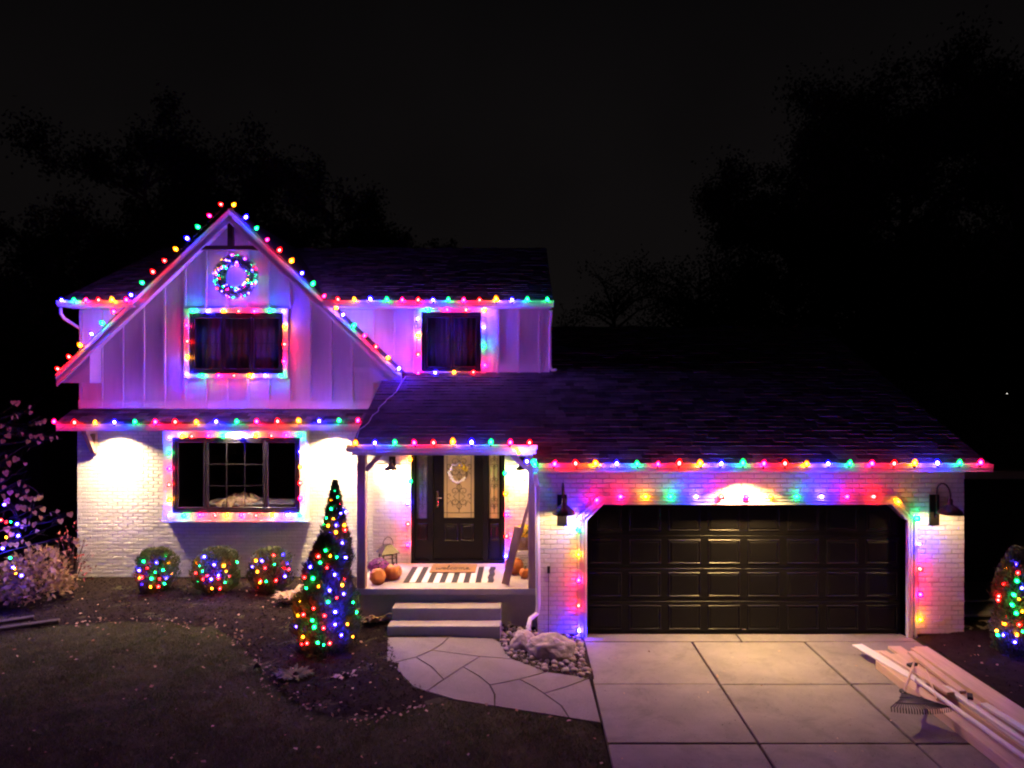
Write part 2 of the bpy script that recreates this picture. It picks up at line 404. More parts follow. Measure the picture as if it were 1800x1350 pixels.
def sample_in(poly, n, xr=None, yr=None):
    px = [p[0] for p in poly]; py = [p[1] for p in poly]
    x0, x1 = xr or (min(px), max(px)); y0, y1 = yr or (min(py), max(py)); out = []
    while sum(len(o) for o in out) < n:
        q = np.stack([rng.uniform(x0, x1, n), rng.uniform(y0, y1, n)], 1); out.append(q[pip(q[:, 0], q[:, 1], poly)])
    return np.concatenate(out)[:n]
def chips(n, poly, name, mt, xr, yr, lmin=.015, lmax=.06, dz=.016):
    q = sample_in(poly, n, xr, yr); z = gzv(q[:, 0], q[:, 1]) + dz + rng.uniform(0, .02, n)
    C = np.column_stack([q, z]); D = rng.normal(size=(n, 3)); D[:, 2] *= .35
    fl = np.column_stack([rng.normal(0, .35, n), rng.normal(0, .35, n), np.ones(n)])
    V, Fc = cards(C, D, rng.uniform(lmin, lmax, n), rng.uniform(.008, .02, n), fl)
    return stuff(mesh_obj(name, np_mesh(name, V, Fc, mt)))
tag(chips(26000, bed_poly, 'mulch_chips', M['mulch'], (-9.5, -1.2), (7.6, 13.6)), 'dark shredded bark mulch in the planting bed before the house', 'mulch')
tag(chips(7000, bed2_poly, 'mulch_chips', M['mulch'], (6.0, 8.6), (6.5, 12.5)), 'dark shredded bark mulch beside the driveway and garage', 'mulch')
# --- lawn
lawn_ok = lambda q: (~pip(q[:,0], q[:,1], bed_poly)) & (~pip(q[:,0], q[:,1], walk_poly)) & (~pip(q[:,0], q[:,1], rock_poly)) & (q[:,0] < .885 - .0*q[:,1])
n = 230000
q = np.stack([rng.uniform(-9.2, .9, n), rng.uniform(6.2, 11.4, n)], 1); q = q[lawn_ok(q)]; n = len(q)
patch = np.array([noise.noise((x * 1.3, y * 1.3, 3.1)) for x, y in q[::1]])
hgt = rng.uniform(.018, .045, n) * (1 + .5 * patch)
b0 = np.column_stack([q, gzv(q[:,0], q[:,1]) - .004]); dr = rng.normal(0, .5, (n, 3)); dr[:, 2] = 1; tip = b0 + unit(dr) * hgt[:, None]
sd = unit(np.column_stack([rng.normal(size=n), rng.normal(size=n), np.zeros(n)])) * rng.uniform(.002, .0045, n)[:, None]
V = np.stack([b0 - sd, b0 + sd, tip], 1).reshape(-1, 3)
tag(stuff(mesh_obj('lawn_grass', np_mesh('lawn_grass', V, np.arange(3*n).reshape(n, 3), M['grass']))), 'short dark green lawn grass in front of the mulch bed', 'grass')
# --- fallen leaves
def fallen(n, test, xr, yr, name, label, dz=.02, smin=.025, smax=.06):
    q = np.stack([rng.uniform(*xr, n*6), rng.uniform(*yr, n*6)], 1); q = q[test(q)][:n]; n = len(q)
    C = np.column_stack([q, gzv(q[:,0], q[:,1]) + dz]); D = rng.normal(size=(n,3)); D[:,2] *= .25
    fl = np.column_stack([rng.normal(0,.4,n), rng.normal(0,.4,n), np.ones(n)]); s_ = rng.uniform(smin, smax, n)
    D = unit(D); Sd = unit(np.cross(D, fl)); up = np.cross(Sd, D); up *= np.sign(up[:, 2:3])
    L = s_[:, None]
    V = np.stack([C - D*L*.6, C - D*L*.1 + Sd*L*.45 + up*L*.12, C + D*L*.6 + up*L*.1, C - D*L*.1 - Sd*L*.45 + up*L*.16], 1).reshape(-1,3)
    return tag(stuff(mesh_obj(name, np_mesh(name, V, np.arange(4*n).reshape(n,4), M['fallen']))), label, 'leaves')
fallen(150, lawn_ok, (-8.5, .88), (6.6, 11.2), 'fallen_leaves', 'scattered dry fallen leaves on the lawn', .035)
fallen(150, lambda q: pip(q[:,0], q[:,1], bed_poly), (-9.2, -1.5), (8.0, 13.4), 'fallen_leaves', 'scattered dry fallen leaves on the mulch bed', .05, .02, .05)
fallen(80, lambda q: pip(q[:,0], q[:,1], bed2_poly), (6.0, 8.4), (7, 12), 'fallen_leaves', 'scattered dry fallen leaves on the mulch beside the driveway', .06, .02, .04)
def drift():
    n = 190; k = rng.integers(2, len(lawn_edge) - 1, n); u = rng.uniform(0, 1, n)[:, None]; A_ = np.array(lawn_edge)
    q = A_[k] * (1 - u) + A_[k + 1] * u if False else A_[k - 1] * (1 - u) + A_[k] * u
    q = q + rng.normal(0, .10, (n, 2)); C = np.column_stack([q, gzv(q[:,0], q[:,1]) + .03]); D = rng.normal(size=(n,3)); D[:,2] *= .3
    V, Fc = cards(C, D, rng.uniform(.03, .075, n), rng.uniform(.02, .045, n), np.column_stack([rng.normal(0,.5,n), rng.normal(0,.5,n), np.ones(n)]))
    return tag(stuff(mesh_obj('fallen_leaves', np_mesh('fallen_leaves', V, Fc, M['fallen']))), 'dry leaves gathered along the curved edge between lawn and mulch', 'leaves')
drift()
def crumbs():
    n = 420; q = np.stack([rng.uniform(1.0, 4.8, n), rng.uniform(6.3, 10.8, n)], 1)
    C = np.column_stack([q, np.full(n, .009)]); D = rng.normal(size=(n,3)); D[:,2] *= .1
    V, Fc = cards(C, D, rng.uniform(.008, .022, n), rng.uniform(.006, .014, n), np.tile([[0.05,0,1.]], (n,1)))
    return tag(stuff(mesh_obj('leaf_litter', np_mesh('leaf_litter', V, Fc, M['soil']))), 'dark specks of leaf litter scattered on the driveway slabs', 'litter')
crumbs()
fallen(26, lambda q: q[:,0] > 1, (1.0, 4.6), (6.5, 10.4), 'fallen_leaves', 'few pale fallen leaves lying on the driveway slabs', .012, .02, .04)

# --- driveway slabs
drive = MB(); drive.box(DR[0], DR[1], -4, 11.08, -.14, -.05)
drive = structure(drive.build('driveway', M['soil']))
xj = [DR[0], 2.55, 4.25, DR[1]]; yj = [-4, 1.6, 3.13, 4.65, 6.17, 7.70, 9.22, 10.74]
for j in range(len(yj) - 1):
    for i in range(3):
        b = MB(); dz = random.uniform(-.004, .004) + (.008 if (i, j) == (0, 5) else 0)
        b.box(xj[i] + .015, xj[i+1] - .015, yj[j] + .010, yj[j+1] - .010, -.048, 0 + dz, None, .007)
        b.build('slab', M['concrete'], drive)
b = MB(); b.box(DR[0] + .01, 3.30, 10.755, 11.06, -.047, .004, None, .007); b.build('slab', M['concrete'], drive)
b = MB(); b.box(3.32, DR[1] - .01, 10.755, 11.06, -.047, .004, None, .007); b.build('slab', M['concrete'], drive)
# --- walkway: irregular slabs, outlines given at the joints
def zpix(l): return [(660 + a / 4.2857, 1050 + b_ / 4.2857) for a, b_ in l]
walk = structure(MB().poly([walk_poly], lambda a, b: (a, b, gz(a, b) + .004)).build('walkway', M['soil']))
A1 = [(85,515),(200,483),(305,458)]; A2 = [(305,458),(360,435),(425,405)]; A3 = [(425,405),(500,360),(550,308)]
B1 = [(425,405),(600,428),(785,452)]; B2 = [(785,452),(920,462),(1030,472)]
C1 = [(785,452),(660,532)]; C2 = [(660,532),(515,625)]; C3 = [(515,625),(385,716)]
D1 = [(305,458),(420,530),(515,625)]; E1 = [(660,532),(780,600),(862,668)]; E2 = [(862,668),(898,740),(897,828)]
F1 = [(862,668),(960,650),(1085,624)]; F2 = [(1085,624),(1180,600),(1290,568)]
H1 = [(1085,624),(1190,680),(1270,732)]; H2 = [(1270,732),(1400,825),(1458,915)]; I1 = [(1270,732),(1430,685),(1590,625)]
rv = lambda l: l[::-1]
SL = [[(90,308)] + rv(A3)[0:1] + rv(A3)[1:] + rv(A2)[1:] + rv(A1)[1:],
      A3 + [(880,315),(940,345),(990,410)] + rv(B2)[:] + rv(B1)[1:],
      A2 + B1[1:] + C1[1:] + C2[1:] + rv(D1)[1:],
      A1 + D1[1:] + C3[1:] + [(280,680),(200,600),(150,545)],
      C3 + [(600,780),(897,828)] + rv(E2)[1:] + rv(E1)[1:] + C2[1:],
      E1 + F1[1:] + F2[1:] + [(1090,490)] + rv(B2)[:] + C1[1:],
      E2 + [(1150,868),(1458,915)] + rv(H2)[1:] + rv(H1)[1:] + rv(F1)[1:],
      F2 + [(1390,583),(1610,610),(1590,625)] + rv(I1)[1:] + rv(H1)[1:],
      I1 + [(1612,622),(1660,790),(1698,953)] + [(1458,915)] + rv(H2)[1:]]
for pl in SL:
    pts = [G(x, y) for x, y in zpix(pl)]; cl = []
    for p in pts:
        if not cl or (p - cl[-1]).length > .02: cl.append(p)
    if (cl[0] - cl[-1]).length < .02: cl.pop()
    c2 = [(p.x, p.y) for p in cl]
    ar = sum(c2[i][0]*c2[(i+1)%len(c2)][1] - c2[(i+1)%len(c2)][0]*c2[i][1] for i in range(len(c2)))
    if ar < 0: c2.reverse()
    nn = len(c2); ins = []
    for i in range(nn):
        a = Vector(c2[i-1]); p = Vector(c2[i]); c = Vector(c2[(i+1) % nn])
        n1 = Vector((-(p-a).y, (p-a).x)).normalized(); n2 = Vector((-(c-p).y, (c-p).x)).normalized()
        bs = (n1 + n2); 
        if bs.length < .3: bs = n1
        bs.normalize(); ins.append(p + bs * .011)
    MB().prism([tuple(p) for p in ins], lambda a, b: (a, b, gz(a, b) - .04), lambda a, b: (a, b, gz(a, b) + .014)).build('slab', M['walk'], walk)

# ================================================================== the house
house = empty('brick_house', (-1, 12.7, 0), 'two-storey white house of painted brick and board siding with attached garage', 'house')
YG, YP, YB, Y2 = 10.95, 12.76, 13.62, 13.70        # garage wall, porch wall, left brick wall, upper wall
XL, XR = -8.56, .50
SLP = .43
def rz(Y): return 2.74 + SLP * (Y - 10.48)         # garage and porch roof plane
COURSE, BLEN = .0700, .203

brick_var = []
def brick_mesh(L, h, d=.03, c=.005):
    mb = MB()
    vs = [(0,d,0),(L,d,0),(L,d,h),(0,d,h),(0,c,0),(L,c,0),(L,c,h),(0,c,h),(c,0,c),(L-c,0,c),(L-c,0,h-c),(c,0,h-c)]
    fs = [(4,0,1,5),(5,1,2,6),(6,2,3,7),(7,3,0,4),(4,5,9,8),(5,6,10,9),(6,7,11,10),(7,4,8,11),(8,9,10,11)]
    return vs, fs
BCACHE = {}
def lay_bricks(x0, x1, z0, z1, Yf, course, blen, holes, wall, individual=0, seed=1, j=.012, ax='x', ybase=0):
    """running bond on a wall facing the street; holes: (x0,x1,z0,z1)"""
    rd = random.Random(seed); bricks = []
    k = 0; z = z0
    while z < z1 - .02:
        zt = min(z + course - j, z1); off = (k % 2) * blen * .5; x = x0 - off
        while x < x1:
            a, b_ = max(x, x0), min(x + blen - j, x1); segs = [(a, b_)]
            for hx0, hx1, hz0, hz1 in holes:
                if zt > hz0 and z < hz1:
                    ns = []
                    for sa, sb in segs:
                        if sb <= hx0 or sa >= hx1: ns.append((sa, sb)); continue
                        if sa < hx0: ns.append((sa, hx0))
                        if sb > hx1: ns.append((hx1, sb))
                    segs = ns
            for sa, sb in segs:
                if sb - sa > .025: bricks.append((sa, z, sb - sa, zt - z))
            x += blen
        z += course; k += 1
    bricks.sort(key=lambda t: -1 if (individual and (t[0] < 1.0 or t[0] > 6.0)) else 1)
    st = MB()
    for i, (x, z, L, h) in enumerate(bricks):
        yo = rd.uniform(-.0022, .0018); tl = rd.uniform(-.0025, .0025)
        if i < individual:
            key = (round(L, 3), round(h, 3))
            if key not in BCACHE:
                mb = MB(); mb.add(*brick_mesh(L, h)); BCACHE[key] = mb.mesh('brick', M['brick'])
            o = link(bpy.data.objects.new('brick', BCACHE[key])); o.parent = wall
            o.location = Vector((x, Yf + yo, z)) - ORG[wall.name]; o.rotation_euler = (0, tl * .8, tl * 2)
        else:
            vs, fs = brick_mesh(L, h)
            st.add([(x + a, Yf + yo + b_ , z + c + a * tl * .8) for a, b_, c in vs], fs)
    if st.v: stuff(st.build('brickwork', M['brick'], wall))

# ---- garage wall with the door opening (corners of the opening are cut off)
DX0, DX1, DZ = .975, 5.905, 2.05
ch = .25
gout = [(.22,-.05),(DX0,-.05),(DX0,DZ-ch),(DX0+ch,DZ),(DX1-ch,DZ),(DX1,DZ-ch),(DX1,-.05),(6.80,-.05),(6.80,2.66),(.22,2.66)]
gw = MB().prism(gout, lambda a, b: (a, YG + .012, b), lambda a, b: (a, YG + .22, b)).build('garage_wall', M['mortar'], house)
lay_bricks(.22, 6.80, .05, 2.62, YG, .0728, .203, [(DX0-.10, DX1+.10, -1, DZ - ch + .1), (DX0+ch-.1, DX1-ch+.1, -1, DZ+.08), (DX0+.05, DX1-.05, -1, DZ-.06)], gw, 300, 3)
b = MB(); b.box(.215, .96, YG - .03, YG + .1, -.05, .045); b.box(5.96, 6.81, YG - .03, YG + .1, -.05, .045); b.build('foundation', M['soil'], house)
# side walls, back walls (closed body)
b = MB()
b.box(6.62, 6.795, YG + .22, 20, -.05, 2.7); b.box(.225, .40, YG + .222, YP, -.05, 2.85); b.box(.22, 6.79, 20, 20.2, -.05, 2.7)
b.box(XL, XL + .2, YB + .2, 21, -.05, 5.4); b.box(XR - .2, XR - .003, Y2 + .2, 21, 2.5, 5.4); b.box(XL + .2, XR, 21, 21.2, -.05, 5.4)
b.box(-2.70, -2.50, YP + .2, YB, -.05, 3.3)
b.build('side_wall', M['mortar'], house)
# ---- garage door trim
def strip(mb, pts, wdt, y0, y1):
    """mitred board along a polyline in the x-z plane, offset outwards (left of travel)"""
    n = len(pts); outer = []
    for i in range(n):
        ds = []
        if i > 0: ds.append(Vector(pts[i]) - Vector(pts[i-1]))
        if i < n - 1: ds.append(Vector(pts[i+1]) - Vector(pts[i]))
        ns = [Vector((-d.y, d.x)).normalized() for d in ds]
        bs = sum(ns, Vector((0,0))).normalized(); outer.append(Vector(pts[i]) + bs * (wdt / max(.3, bs.dot(ns[0]))))
    pl = [tuple(p) for p in pts] + [tuple(p) for p in reversed(outer)]
    mb.prism(pl, lambda a, b: (a, y0, b), lambda a, b: (a, y1, b))
dpath = [(DX0, -.0), (DX0, DZ-ch), (DX0+ch, DZ), (DX1-ch, DZ), (DX1, DZ-ch), (DX1, -.0)]
tr = MB(); strip(tr, dpath, .125, YG - .030, YG + .16); strip(tr, dpath, .030, YG - .062, YG - .0305)
def shift(k): 
    return [(DX0 - k, 0), (DX0 - k, DZ - ch + k * .414), (DX0 + ch - k * .414, DZ + k), (DX1 - ch + k * .414, DZ + k), (DX1 + k, DZ - ch + k * .414), (DX1 + k, 0)]
strip(tr, shift(.052), .026, YG - .050, YG - .0305); strip(tr, shift(.100), .036, YG - .058, YG - .0295)
tr.build('garage_trim', M['trim'], house)
# ---- garage door with raised panels
gd = MB(); gd.prism([(DX0+.004,.004),(DX1-.004,.004),(DX1-.004,DZ-ch),(DX1-ch,DZ-.004),(DX0+ch,DZ-.004),(DX0+.004,DZ-ch)], lambda a, b: (a, YG + .165, b), lambda a, b: (a, YG + .20, b))
gd = gd.build('garage_door', M['black'], house)
rowh = DZ / 4; colw = (DX1 - DX0) / 8
for r in range(4):
    b = MB(); za = r * rowh + .008; zb = (r + 1) * rowh - .004
    x0_, x1_ = DX0 + .008, DX1 - .008
    if r == 3: b.prism([(x0_,za),(x1_,za),(x1_,DZ-ch-.004),(x1_-ch+.004,zb-.004),(x0_+ch-.004,zb-.004),(x0_,DZ-ch-.004)], lambda a, c: (a, YG + .14, c), lambda a, c: (a, YG + .166, c))
    else: b.box(x0_, x1_, YG + .14, YG + .166, za, zb, None, .006)
    b.build('door_section', M['black'], gd)
    for c in range(8):
        xa = DX0 + c * colw + .07; xb = DX0 + (c + 1) * colw - .07; zc = za + .07; zd = zb - .075
        if r == 3 and c in (0, 7):
            if c == 0: xa += .11
            else: xb -= .11
            zd -= .03
        b = MB(); yo = YG + .14; d1, d2 = .012, .040
        def ring(i0, y): return [(xa+i0, y, zc+i0), (xb-i0, y, zc+i0), (xb-i0, y, zd-i0), (xa+i0, y, zd-i0)]
        rs = ring(-.014, yo - .0015) + ring(0, yo - .013) + ring(.012, yo - .002) + ring(d2, yo - .012)
        fs = [(k*4+i, k*4+(i+1)%4, k*4+4+(i+1)%4, k*4+4+i) for k in range(3) for i in range(4)] + [(12,13,14,15)]
        b.add(rs, fs); b.build('panel', M['black'], gd)
b = MB(); b.tube([P(1305, 1106, YG+.10), P(1305, 1106, YG+.06), P(1311, 1106, YG+.06), P(1311, 1106, YG+.10)], .006); b.build('handle', M['brass'], gd)

# ---- porch: slab, skirt, wall, ceiling, posts, header
PF = .68
b = MB(); b.box(-2.66, .218, 11.17, YP, PF - .10, PF, None, .008); b.build('porch_floor', M['porch'], house)
b = MB(); b.box(-2.60, .216, 11.24, 11.45, -.05, PF - .102); b.box(-2.60, -2.40, 11.45, YP, -.05, PF - .102); b.build('porch_skirt', M['stepc'], house)
pw = MB(); dx0, dx1, dzt = -2.02, -.335, 2.90
pw.prism([(-2.70, .55), (dx0, .55), (dx0, dzt), (dx1, dzt), (dx1, .55), (.22, .55), (.22, 3.0), (-2.70, 3.0)], lambda a, c: (a, YP + .012, c), lambda a, c: (a, YP + .19, c))
pw = pw.build('porch_wall', M['mortar'], house)
lay_bricks(-2.70, .22, PF + .004, 2.87, YP, .0688, .203, [(dx0 - .03, dx1 + .03, 0, 3)], pw, 0, 5)
b = MB(); b.box(-2.64, .21, 11.0, YP - .003, 2.855, 2.88); b.build('porch_ceiling', M['trim'], house)
b = MB(); b.box(-2.62, .19, 11.14, 11.28, 2.81, 2.853); b.build('porch_header', M['trim'], house)
for x0_, x1_ in ((-2.62, -2.485), (.075, .205)):
    b = MB(); b.box(x0_, x1_, 11.17, 11.30, PF + .001, 2.808, None, .006); b.build('porch_post', M['cedar'], house)
b = MB(); b.bar((-2.487, 11.235, 2.54), (-2.245, 11.235, 2.805), .09, .07); b.build('corner_brace', M['cedar'], house)
b = MB(); b.bar((.077, 11.235, 2.54), (-.20, 11.235, 2.805), .09, .07); b.build('corner_brace', M['cedar'], house)
# ---- left brick wall with the window hole
WX0, WX1, WZ0, WZ1 = -6.66, -4.20, 1.44, 2.92
lw = MB(); lp = [(XL, -.05), (-2.70, -.05), (-2.70, 3.30), (XL, 3.30)]; hole = [(WX0, WZ0), (WX0, WZ1), (WX1, WZ1), (WX1, WZ0)]
lw.poly([lp, hole], lambda a, c: (a, YB + .012, c)); lw = lw.build('front_brick_wall', M['mortar'], house)
lay_bricks(XL, -2.70, .06, 3.05, YB, .0683, .196, [(WX0 - .1, WX1 + .1, WZ0 - .05, WZ1 + .15)], lw, 0, 9)
# ---- upper wall of board and batten
peakX, peakZ, YR = -5.51, 7.20, 13.30
GS = .95
def gabz(x): return peakZ - GS * abs(x - peakX)
tr_ = .10
A = [(XL, 3.30), (XR, 3.30), (XR, 5.40), (peakX + (peakZ - tr_ - 5.40) / GS, 5.40), (peakX, peakZ - tr_), (peakX - (peakZ - tr_ - 5.40) / GS, 5.40), (XL, 5.40)]
U1 = (PX(333, Y2), PX(499, Y2), PZ(657, Y2), PZ(550, Y2)); U2 = (PX(741, Y2), PX(846, Y2), PZ(655, Y2) + .02, PZ(549, Y2))
rect = lambda t: [(t[0], t[2]), (t[0], t[3]), (t[1], t[3]), (t[1], t[2])]
sw = MB(); sw.poly([A, rect(U1), rect(U2)], lambda a, c: (a, Y2, c)); sw = sw.build('siding_wall', M['siding'], house)
x = XL + .03
bats = []
while x < XR:
    zb, zt = (3.43 if x < -2.3 else rz(Y2) - .02), (gabz(x) - .08 if abs(x - peakX) < 1.85 else 5.33)
    segs = [(zb, zt)]
    for u in (U1, U2):
        if u[0] - .09 < x + .025 and x - .025 < u[1] + .09:
            ns = []
            for a, c in segs:
                if c <= u[2] - .1 or a >= u[3] + .1: ns.append((a, c)); continue
                if a < u[2] - .1: ns.append((a, u[2] - .1))
                if c > u[3] + .1: ns.append((u[3] + .1, c))
            segs = ns
    for a, c in segs:
        if c - a > .1: b = MB(); b.box(x - .025, x + .025, Y2 - .032, Y2 - .001, a, c, None, .004); b.build('batten', M['siding'], sw)
    x += .402
b = MB(); b.box(XL - .01, -2.2, Y2 - .028, Y2 - .001, 3.40, 3.585); b.box(-.722, XR + .005, Y2 - .028, Y2 - .001, rz(Y2) + .002, rz(Y2) + .16); b.box(-3.4, -1.995, Y2 - .028, Y2 - .001, rz(Y2) + .003, rz(Y2) + .10)
b.box(XR - .07, XR + .006, Y2 - .033, Y2 - .0285, rz(Y2) + .16, 5.33); b.build('wall_trim', M['trim'], house)

# ---- windows
def window(t, Yw, proud, cols, label=None, deep=.0):
    x0_, x1_, z0_, z1_ = t; fw = .055; yf = Yw - proud
    wf = MB()
    wf.box(x0_, x1_, yf, yf + .10, z0_, z0_ + fw); wf.box(x0_, x1_, yf, yf + .10, z1_ - fw, z1_)
    wf.box(x0_, x0_ + fw, yf, yf + .10, z0_ + fw, z1_ - fw); wf.box(x1_ - fw, x1_, yf, yf + .10, z0_ + fw, z1_ - fw)
    win = wf.build('window', M['frame'], house)
    if label: win['label'] = label
    for (a, c, nx_, nz_) in cols:
        xa = x0_ + fw + (x1_ - x0_ - 2*fw) * a; xb = x0_ + fw + (x1_ - x0_ - 2*fw) * c; s = .045
        sh = MB(); yy = yf + .018
        za, zb = z0_ + fw + .003, z1_ - fw - .003; xa += .004; xb -= .004
        sh.box(xa, xb, yy, yy + .05, za, za + s, None, .005); sh.box(xa, xb, yy, yy + .05, zb - s, zb, None, .005)
        sh.box(xa, xa + s, yy + .001, yy + .05, za + s, zb - s, None, .005); sh.box(xb - s, xb, yy + .001, yy + .05, za + s, zb - s, None, .005)
        sh.build('sash', M['frame'], win)
        g = MB(); g.box(xa + s - .004, xb - s + .004, yy + .024, yy + .028, za + s - .004, zb - s + .004); g.build('pane', M['glass'], win)
        if nx_ or nz_:
            mu = MB()
            for i in range(1, nx_ + 1): xm = xa + s + (xb - xa - 2*s) * i / (nx_ + 1); mu.box(xm - .007, xm + .007, yy + .012, yy + .0235, za + s, zb - s)
            for i in range(1, nz_ + 1): zm = za + s + (zb - za - 2*s) * i / (nz_ + 1); mu.box(xa + s, xb - s, yy + .010, yy + .0115, zm - .007, zm + .007)
            mu.build('muntin', M['frame'], win)
    return win
def trim_frame(t, y0, y1, wdt, low=None, name='window_trim'):
    x0_, x1_, z0_, z1_ = t; lo = low or wdt
    b = MB(); b.box(x0_ - wdt, x1_ + wdt, y0, y1, z1_, z1_ + wdt); b.box(x0_ - wdt, x1_ + wdt, y0, y1, z0_ - lo, z0_)
    b.box(x0_ - wdt, x0_, y0 + .001, y1, z0_, z1_); b.box(x1_, x1_ + wdt, y0 + .001, y1, z0_, z1_); return b.build(name, M['trim'], house)
window(U1, Y2, .0, [(0, .34, 1, 1), (.34, .66, 1, 1), (.66, 1, 1, 1)]); trim_frame(U1, Y2 - .05, Y2 - .001, .085)
window(U2, Y2, .0, [(0, .5, 1, 1), (.5, 1, 1, 1)]); b = MB()
b.box(U2[0] - .075, U2[0], Y2 - .05, Y2 - .001, U2[2], U2[3]); b.box(U2[1], U2[1] + .085, Y2 - .05, Y2 - .001, rz(Y2 - .05), U2[3]); b.box(U2[0] - .075, U2[1] + .085, Y2 - .05, Y2 - .001, U2[3] + .001, U2[3] + .07); b.build('window_trim', M['trim'], house)
# big front window sits in a shallow projecting box
YW = YB - .20; WT = (PX(302, YW), PX(527, YW), PZ(902, YW), PZ(769, YW))
window(WT, YW, -.02, [(0, .245, 0, 0), (.245, .735, 2, 2), (.735, 1, 0, 0)])
b = MB(); tw = .17
x0_, x1_, z0_, z1_ = WT
b.box(x0_ - tw, x1_ + tw * .75, YW, YB - .002, z1_, z1_ + .12); b.box(x0_ - tw, x1_ + tw * .75, YW, YB - .002, z0_ - .14, z0_)
b.box(x0_ - tw, x0_, YW + .002, YB - .002, z0_, z1_); b.box(x1_, x1_ + tw * .75, YW + .002, YB - .002, z0_, z1_); b.build('window_box', M['trim'], house)
b = MB(); b.box(x0_ - tw - .02, x1_ + tw * .75 + .02, YW - .025, YB - .003, z0_ - .165, z0_ - .141); b.build('window_sill', M['trim'], house)
# rooms behind the panes
def room(x0_, x1_, y0, y1, z0_, z1_):
    b = MB(); b.add([(x0_,y0,z0_),(x1_,y0,z0_),(x1_,y1,z0_),(x0_,y1,z0_),(x0_,y0,z1_),(x1_,y0,z1_),(x1_,y1,z1_),(x0_,y1,z1_)], [(4,7,6,5),(1,5,6,2),(2,6,7,3),(3,7,4,0)])
    b.build('room_wall', M['room'], house); b = MB(); b.add([(x0_,y0,z0_),(x1_,y0,z0_),(x1_,y1,z0_),(x0_,y1,z0_)], [(0,1,2,3)]); b.build('room_floor', M['roomfloor'], house)
room(-8.0, -2.9, YB + .02, 17.8, .75, 3.25); room(-8.3, -3.0, Y2 + .02, 16.5, 3.5, 5.38); room(-2.8, .28, Y2 + .02, 16.5, 4.0, 5.38)
for (u, n_f) in ((U1, 60), (U2, 40)):
    b = MB(); m_pts = [(u[0] - .05 + (u[1] - u[0] + .1) * i / n_f, Y2 + .20 + .018 * math.sin(i * 1.7) + .01 * math.sin(i * .6)) for i in range(n_f + 1)]
    vs = [(x, y, u[2] - .1) for x, y in m_pts] + [(x, y, u[3] + .05) for x, y in m_pts]
    b.add(vs, [(i, i + 1, n_f + 2 + i, n_f + 1 + i) for i in range(n_f)]); b.build('curtain', M['curtain'], house, smooth=True)
# inside the front window: a long table with a quilt thrown over
tb = empty('console_table', (-5.3, 14.5, .75), 'pale long table standing behind the front window', 'table')
b = MB(); b.box(-6.35, -4.55, 14.05, 14.75, 1.50, 1.54, None, .006); b.build('table_top', M['tablew'], tb)
b = MB(); b.box(-6.28, -4.62, 14.12, 14.68, .95, 1.498); b.build('table_base', M['tablebase'], tb)
for sx_ in (-6.25, -4.70):
    for sy_ in (14.13, 14.60): b = MB(); b.box(sx_, sx_ + .07, sy_, sy_ + .07, .752, .949); b.build('leg', M['tablebase'], tb)
qn, qm = 46, 26; V = []
for j in range(qm):
    for i in range(qn):
        u, v = i / (qn - 1), j / (qm - 1); x = -6.12 + .74 * u; y = 13.985 + .70 * v
        zt = 1.56 + .10 * math.sin(u * math.pi) ** .6 * (.5 + .5 * v) + .035 * noise.noise((u * 6, v * 5, 1)) + .02 * noise.noise((u * 15, v * 11, 4))
        if y < 14.05: zt = 1.545 - (14.05 - y) * (3.4 + 1.6 * math.sin(u * 7)) * .75; y = 14.04 - .02 * math.sin(u * 19)
        V.append((x + .05 * math.sin(v * 4), y, max(zt, 1.545 if y > 14.05 else 1.3)))
b = MB(); b.add(V, [(j*qn+i, j*qn+i+1, (j+1)*qn+i+1, (j+1)*qn+i) for j in range(qm-1) for i in range(qn-1)])
tag(b.build('quilt', M['quilt'], None, (-5.5, 14.3, 1.54), smooth=True), 'rumpled patterned quilt thrown over the table behind the front window', 'quilt')

# ---- roofs
def tabs(mb_or_list, X0, X1, Ya, Za, slope, run, seed, expo=.130, clip=None):
    th = math.atan(slope); c, s = math.cos(th), math.sin(th); rd = random.Random(seed); L = run / c; k = 0; out = []
    n_ = int(math.ceil(L / expo))
    for k in range(n_):
        d0 = k * expo; d1 = min(d0 + expo * 1.15, L); x = X0 - rd.uniform(0, .25)
        while x < X1:
            wd = rd.uniform(.14, .34); a, e = max(x, X0), min(x + wd - .004, X1); x += wd
            if e - a < .02: continue
            t = .017 if rd.random() < .45 else .007
            if clip and not clip((a + e) / 2, Ya + d0 * c): continue
            def q(d, xx, h): return (xx, Ya + d * c - h * s, Za + d * s + h * c)
            vs = [q(d0, a, 0), q(d0, e, 0), q(d1, e, -.002), q(d1, a, -.002), q(d0, a, t), q(d0, e, t), q(d1, e, .002), q(d1, a, .002)]
            out.append(vs)
    return out
TABF = [(4,5,6,7),(0,1,5,4),(1,2,6,5),(3,0,4,7),(2,3,7,6)]
def roof_slab(name, X0, X1, Y0, Y1, Z0, slope, t=.05):
    b = MB(); dz = slope * (Y1 - Y0)
    b.add([(X0,Y0,Z0),(X1,Y0,Z0),(X1,Y1,Z0+dz),(X0,Y1,Z0+dz),(X0,Y0,Z0-t),(X1,Y0,Z0-t),(X1,Y1,Z0+dz-t),(X0,Y1,Z0+dz-t)], [(0,1,2,3),(4,7,6,5),(0,4,5,1),(1,5,6,2),(2,6,7,3),(3,7,4,0)])
    return b.build(name, M['shingle'], house)
RX0, RX1 = -2.66, 6.86
YE, YPE, YRG = 10.46, 10.97, 16.2
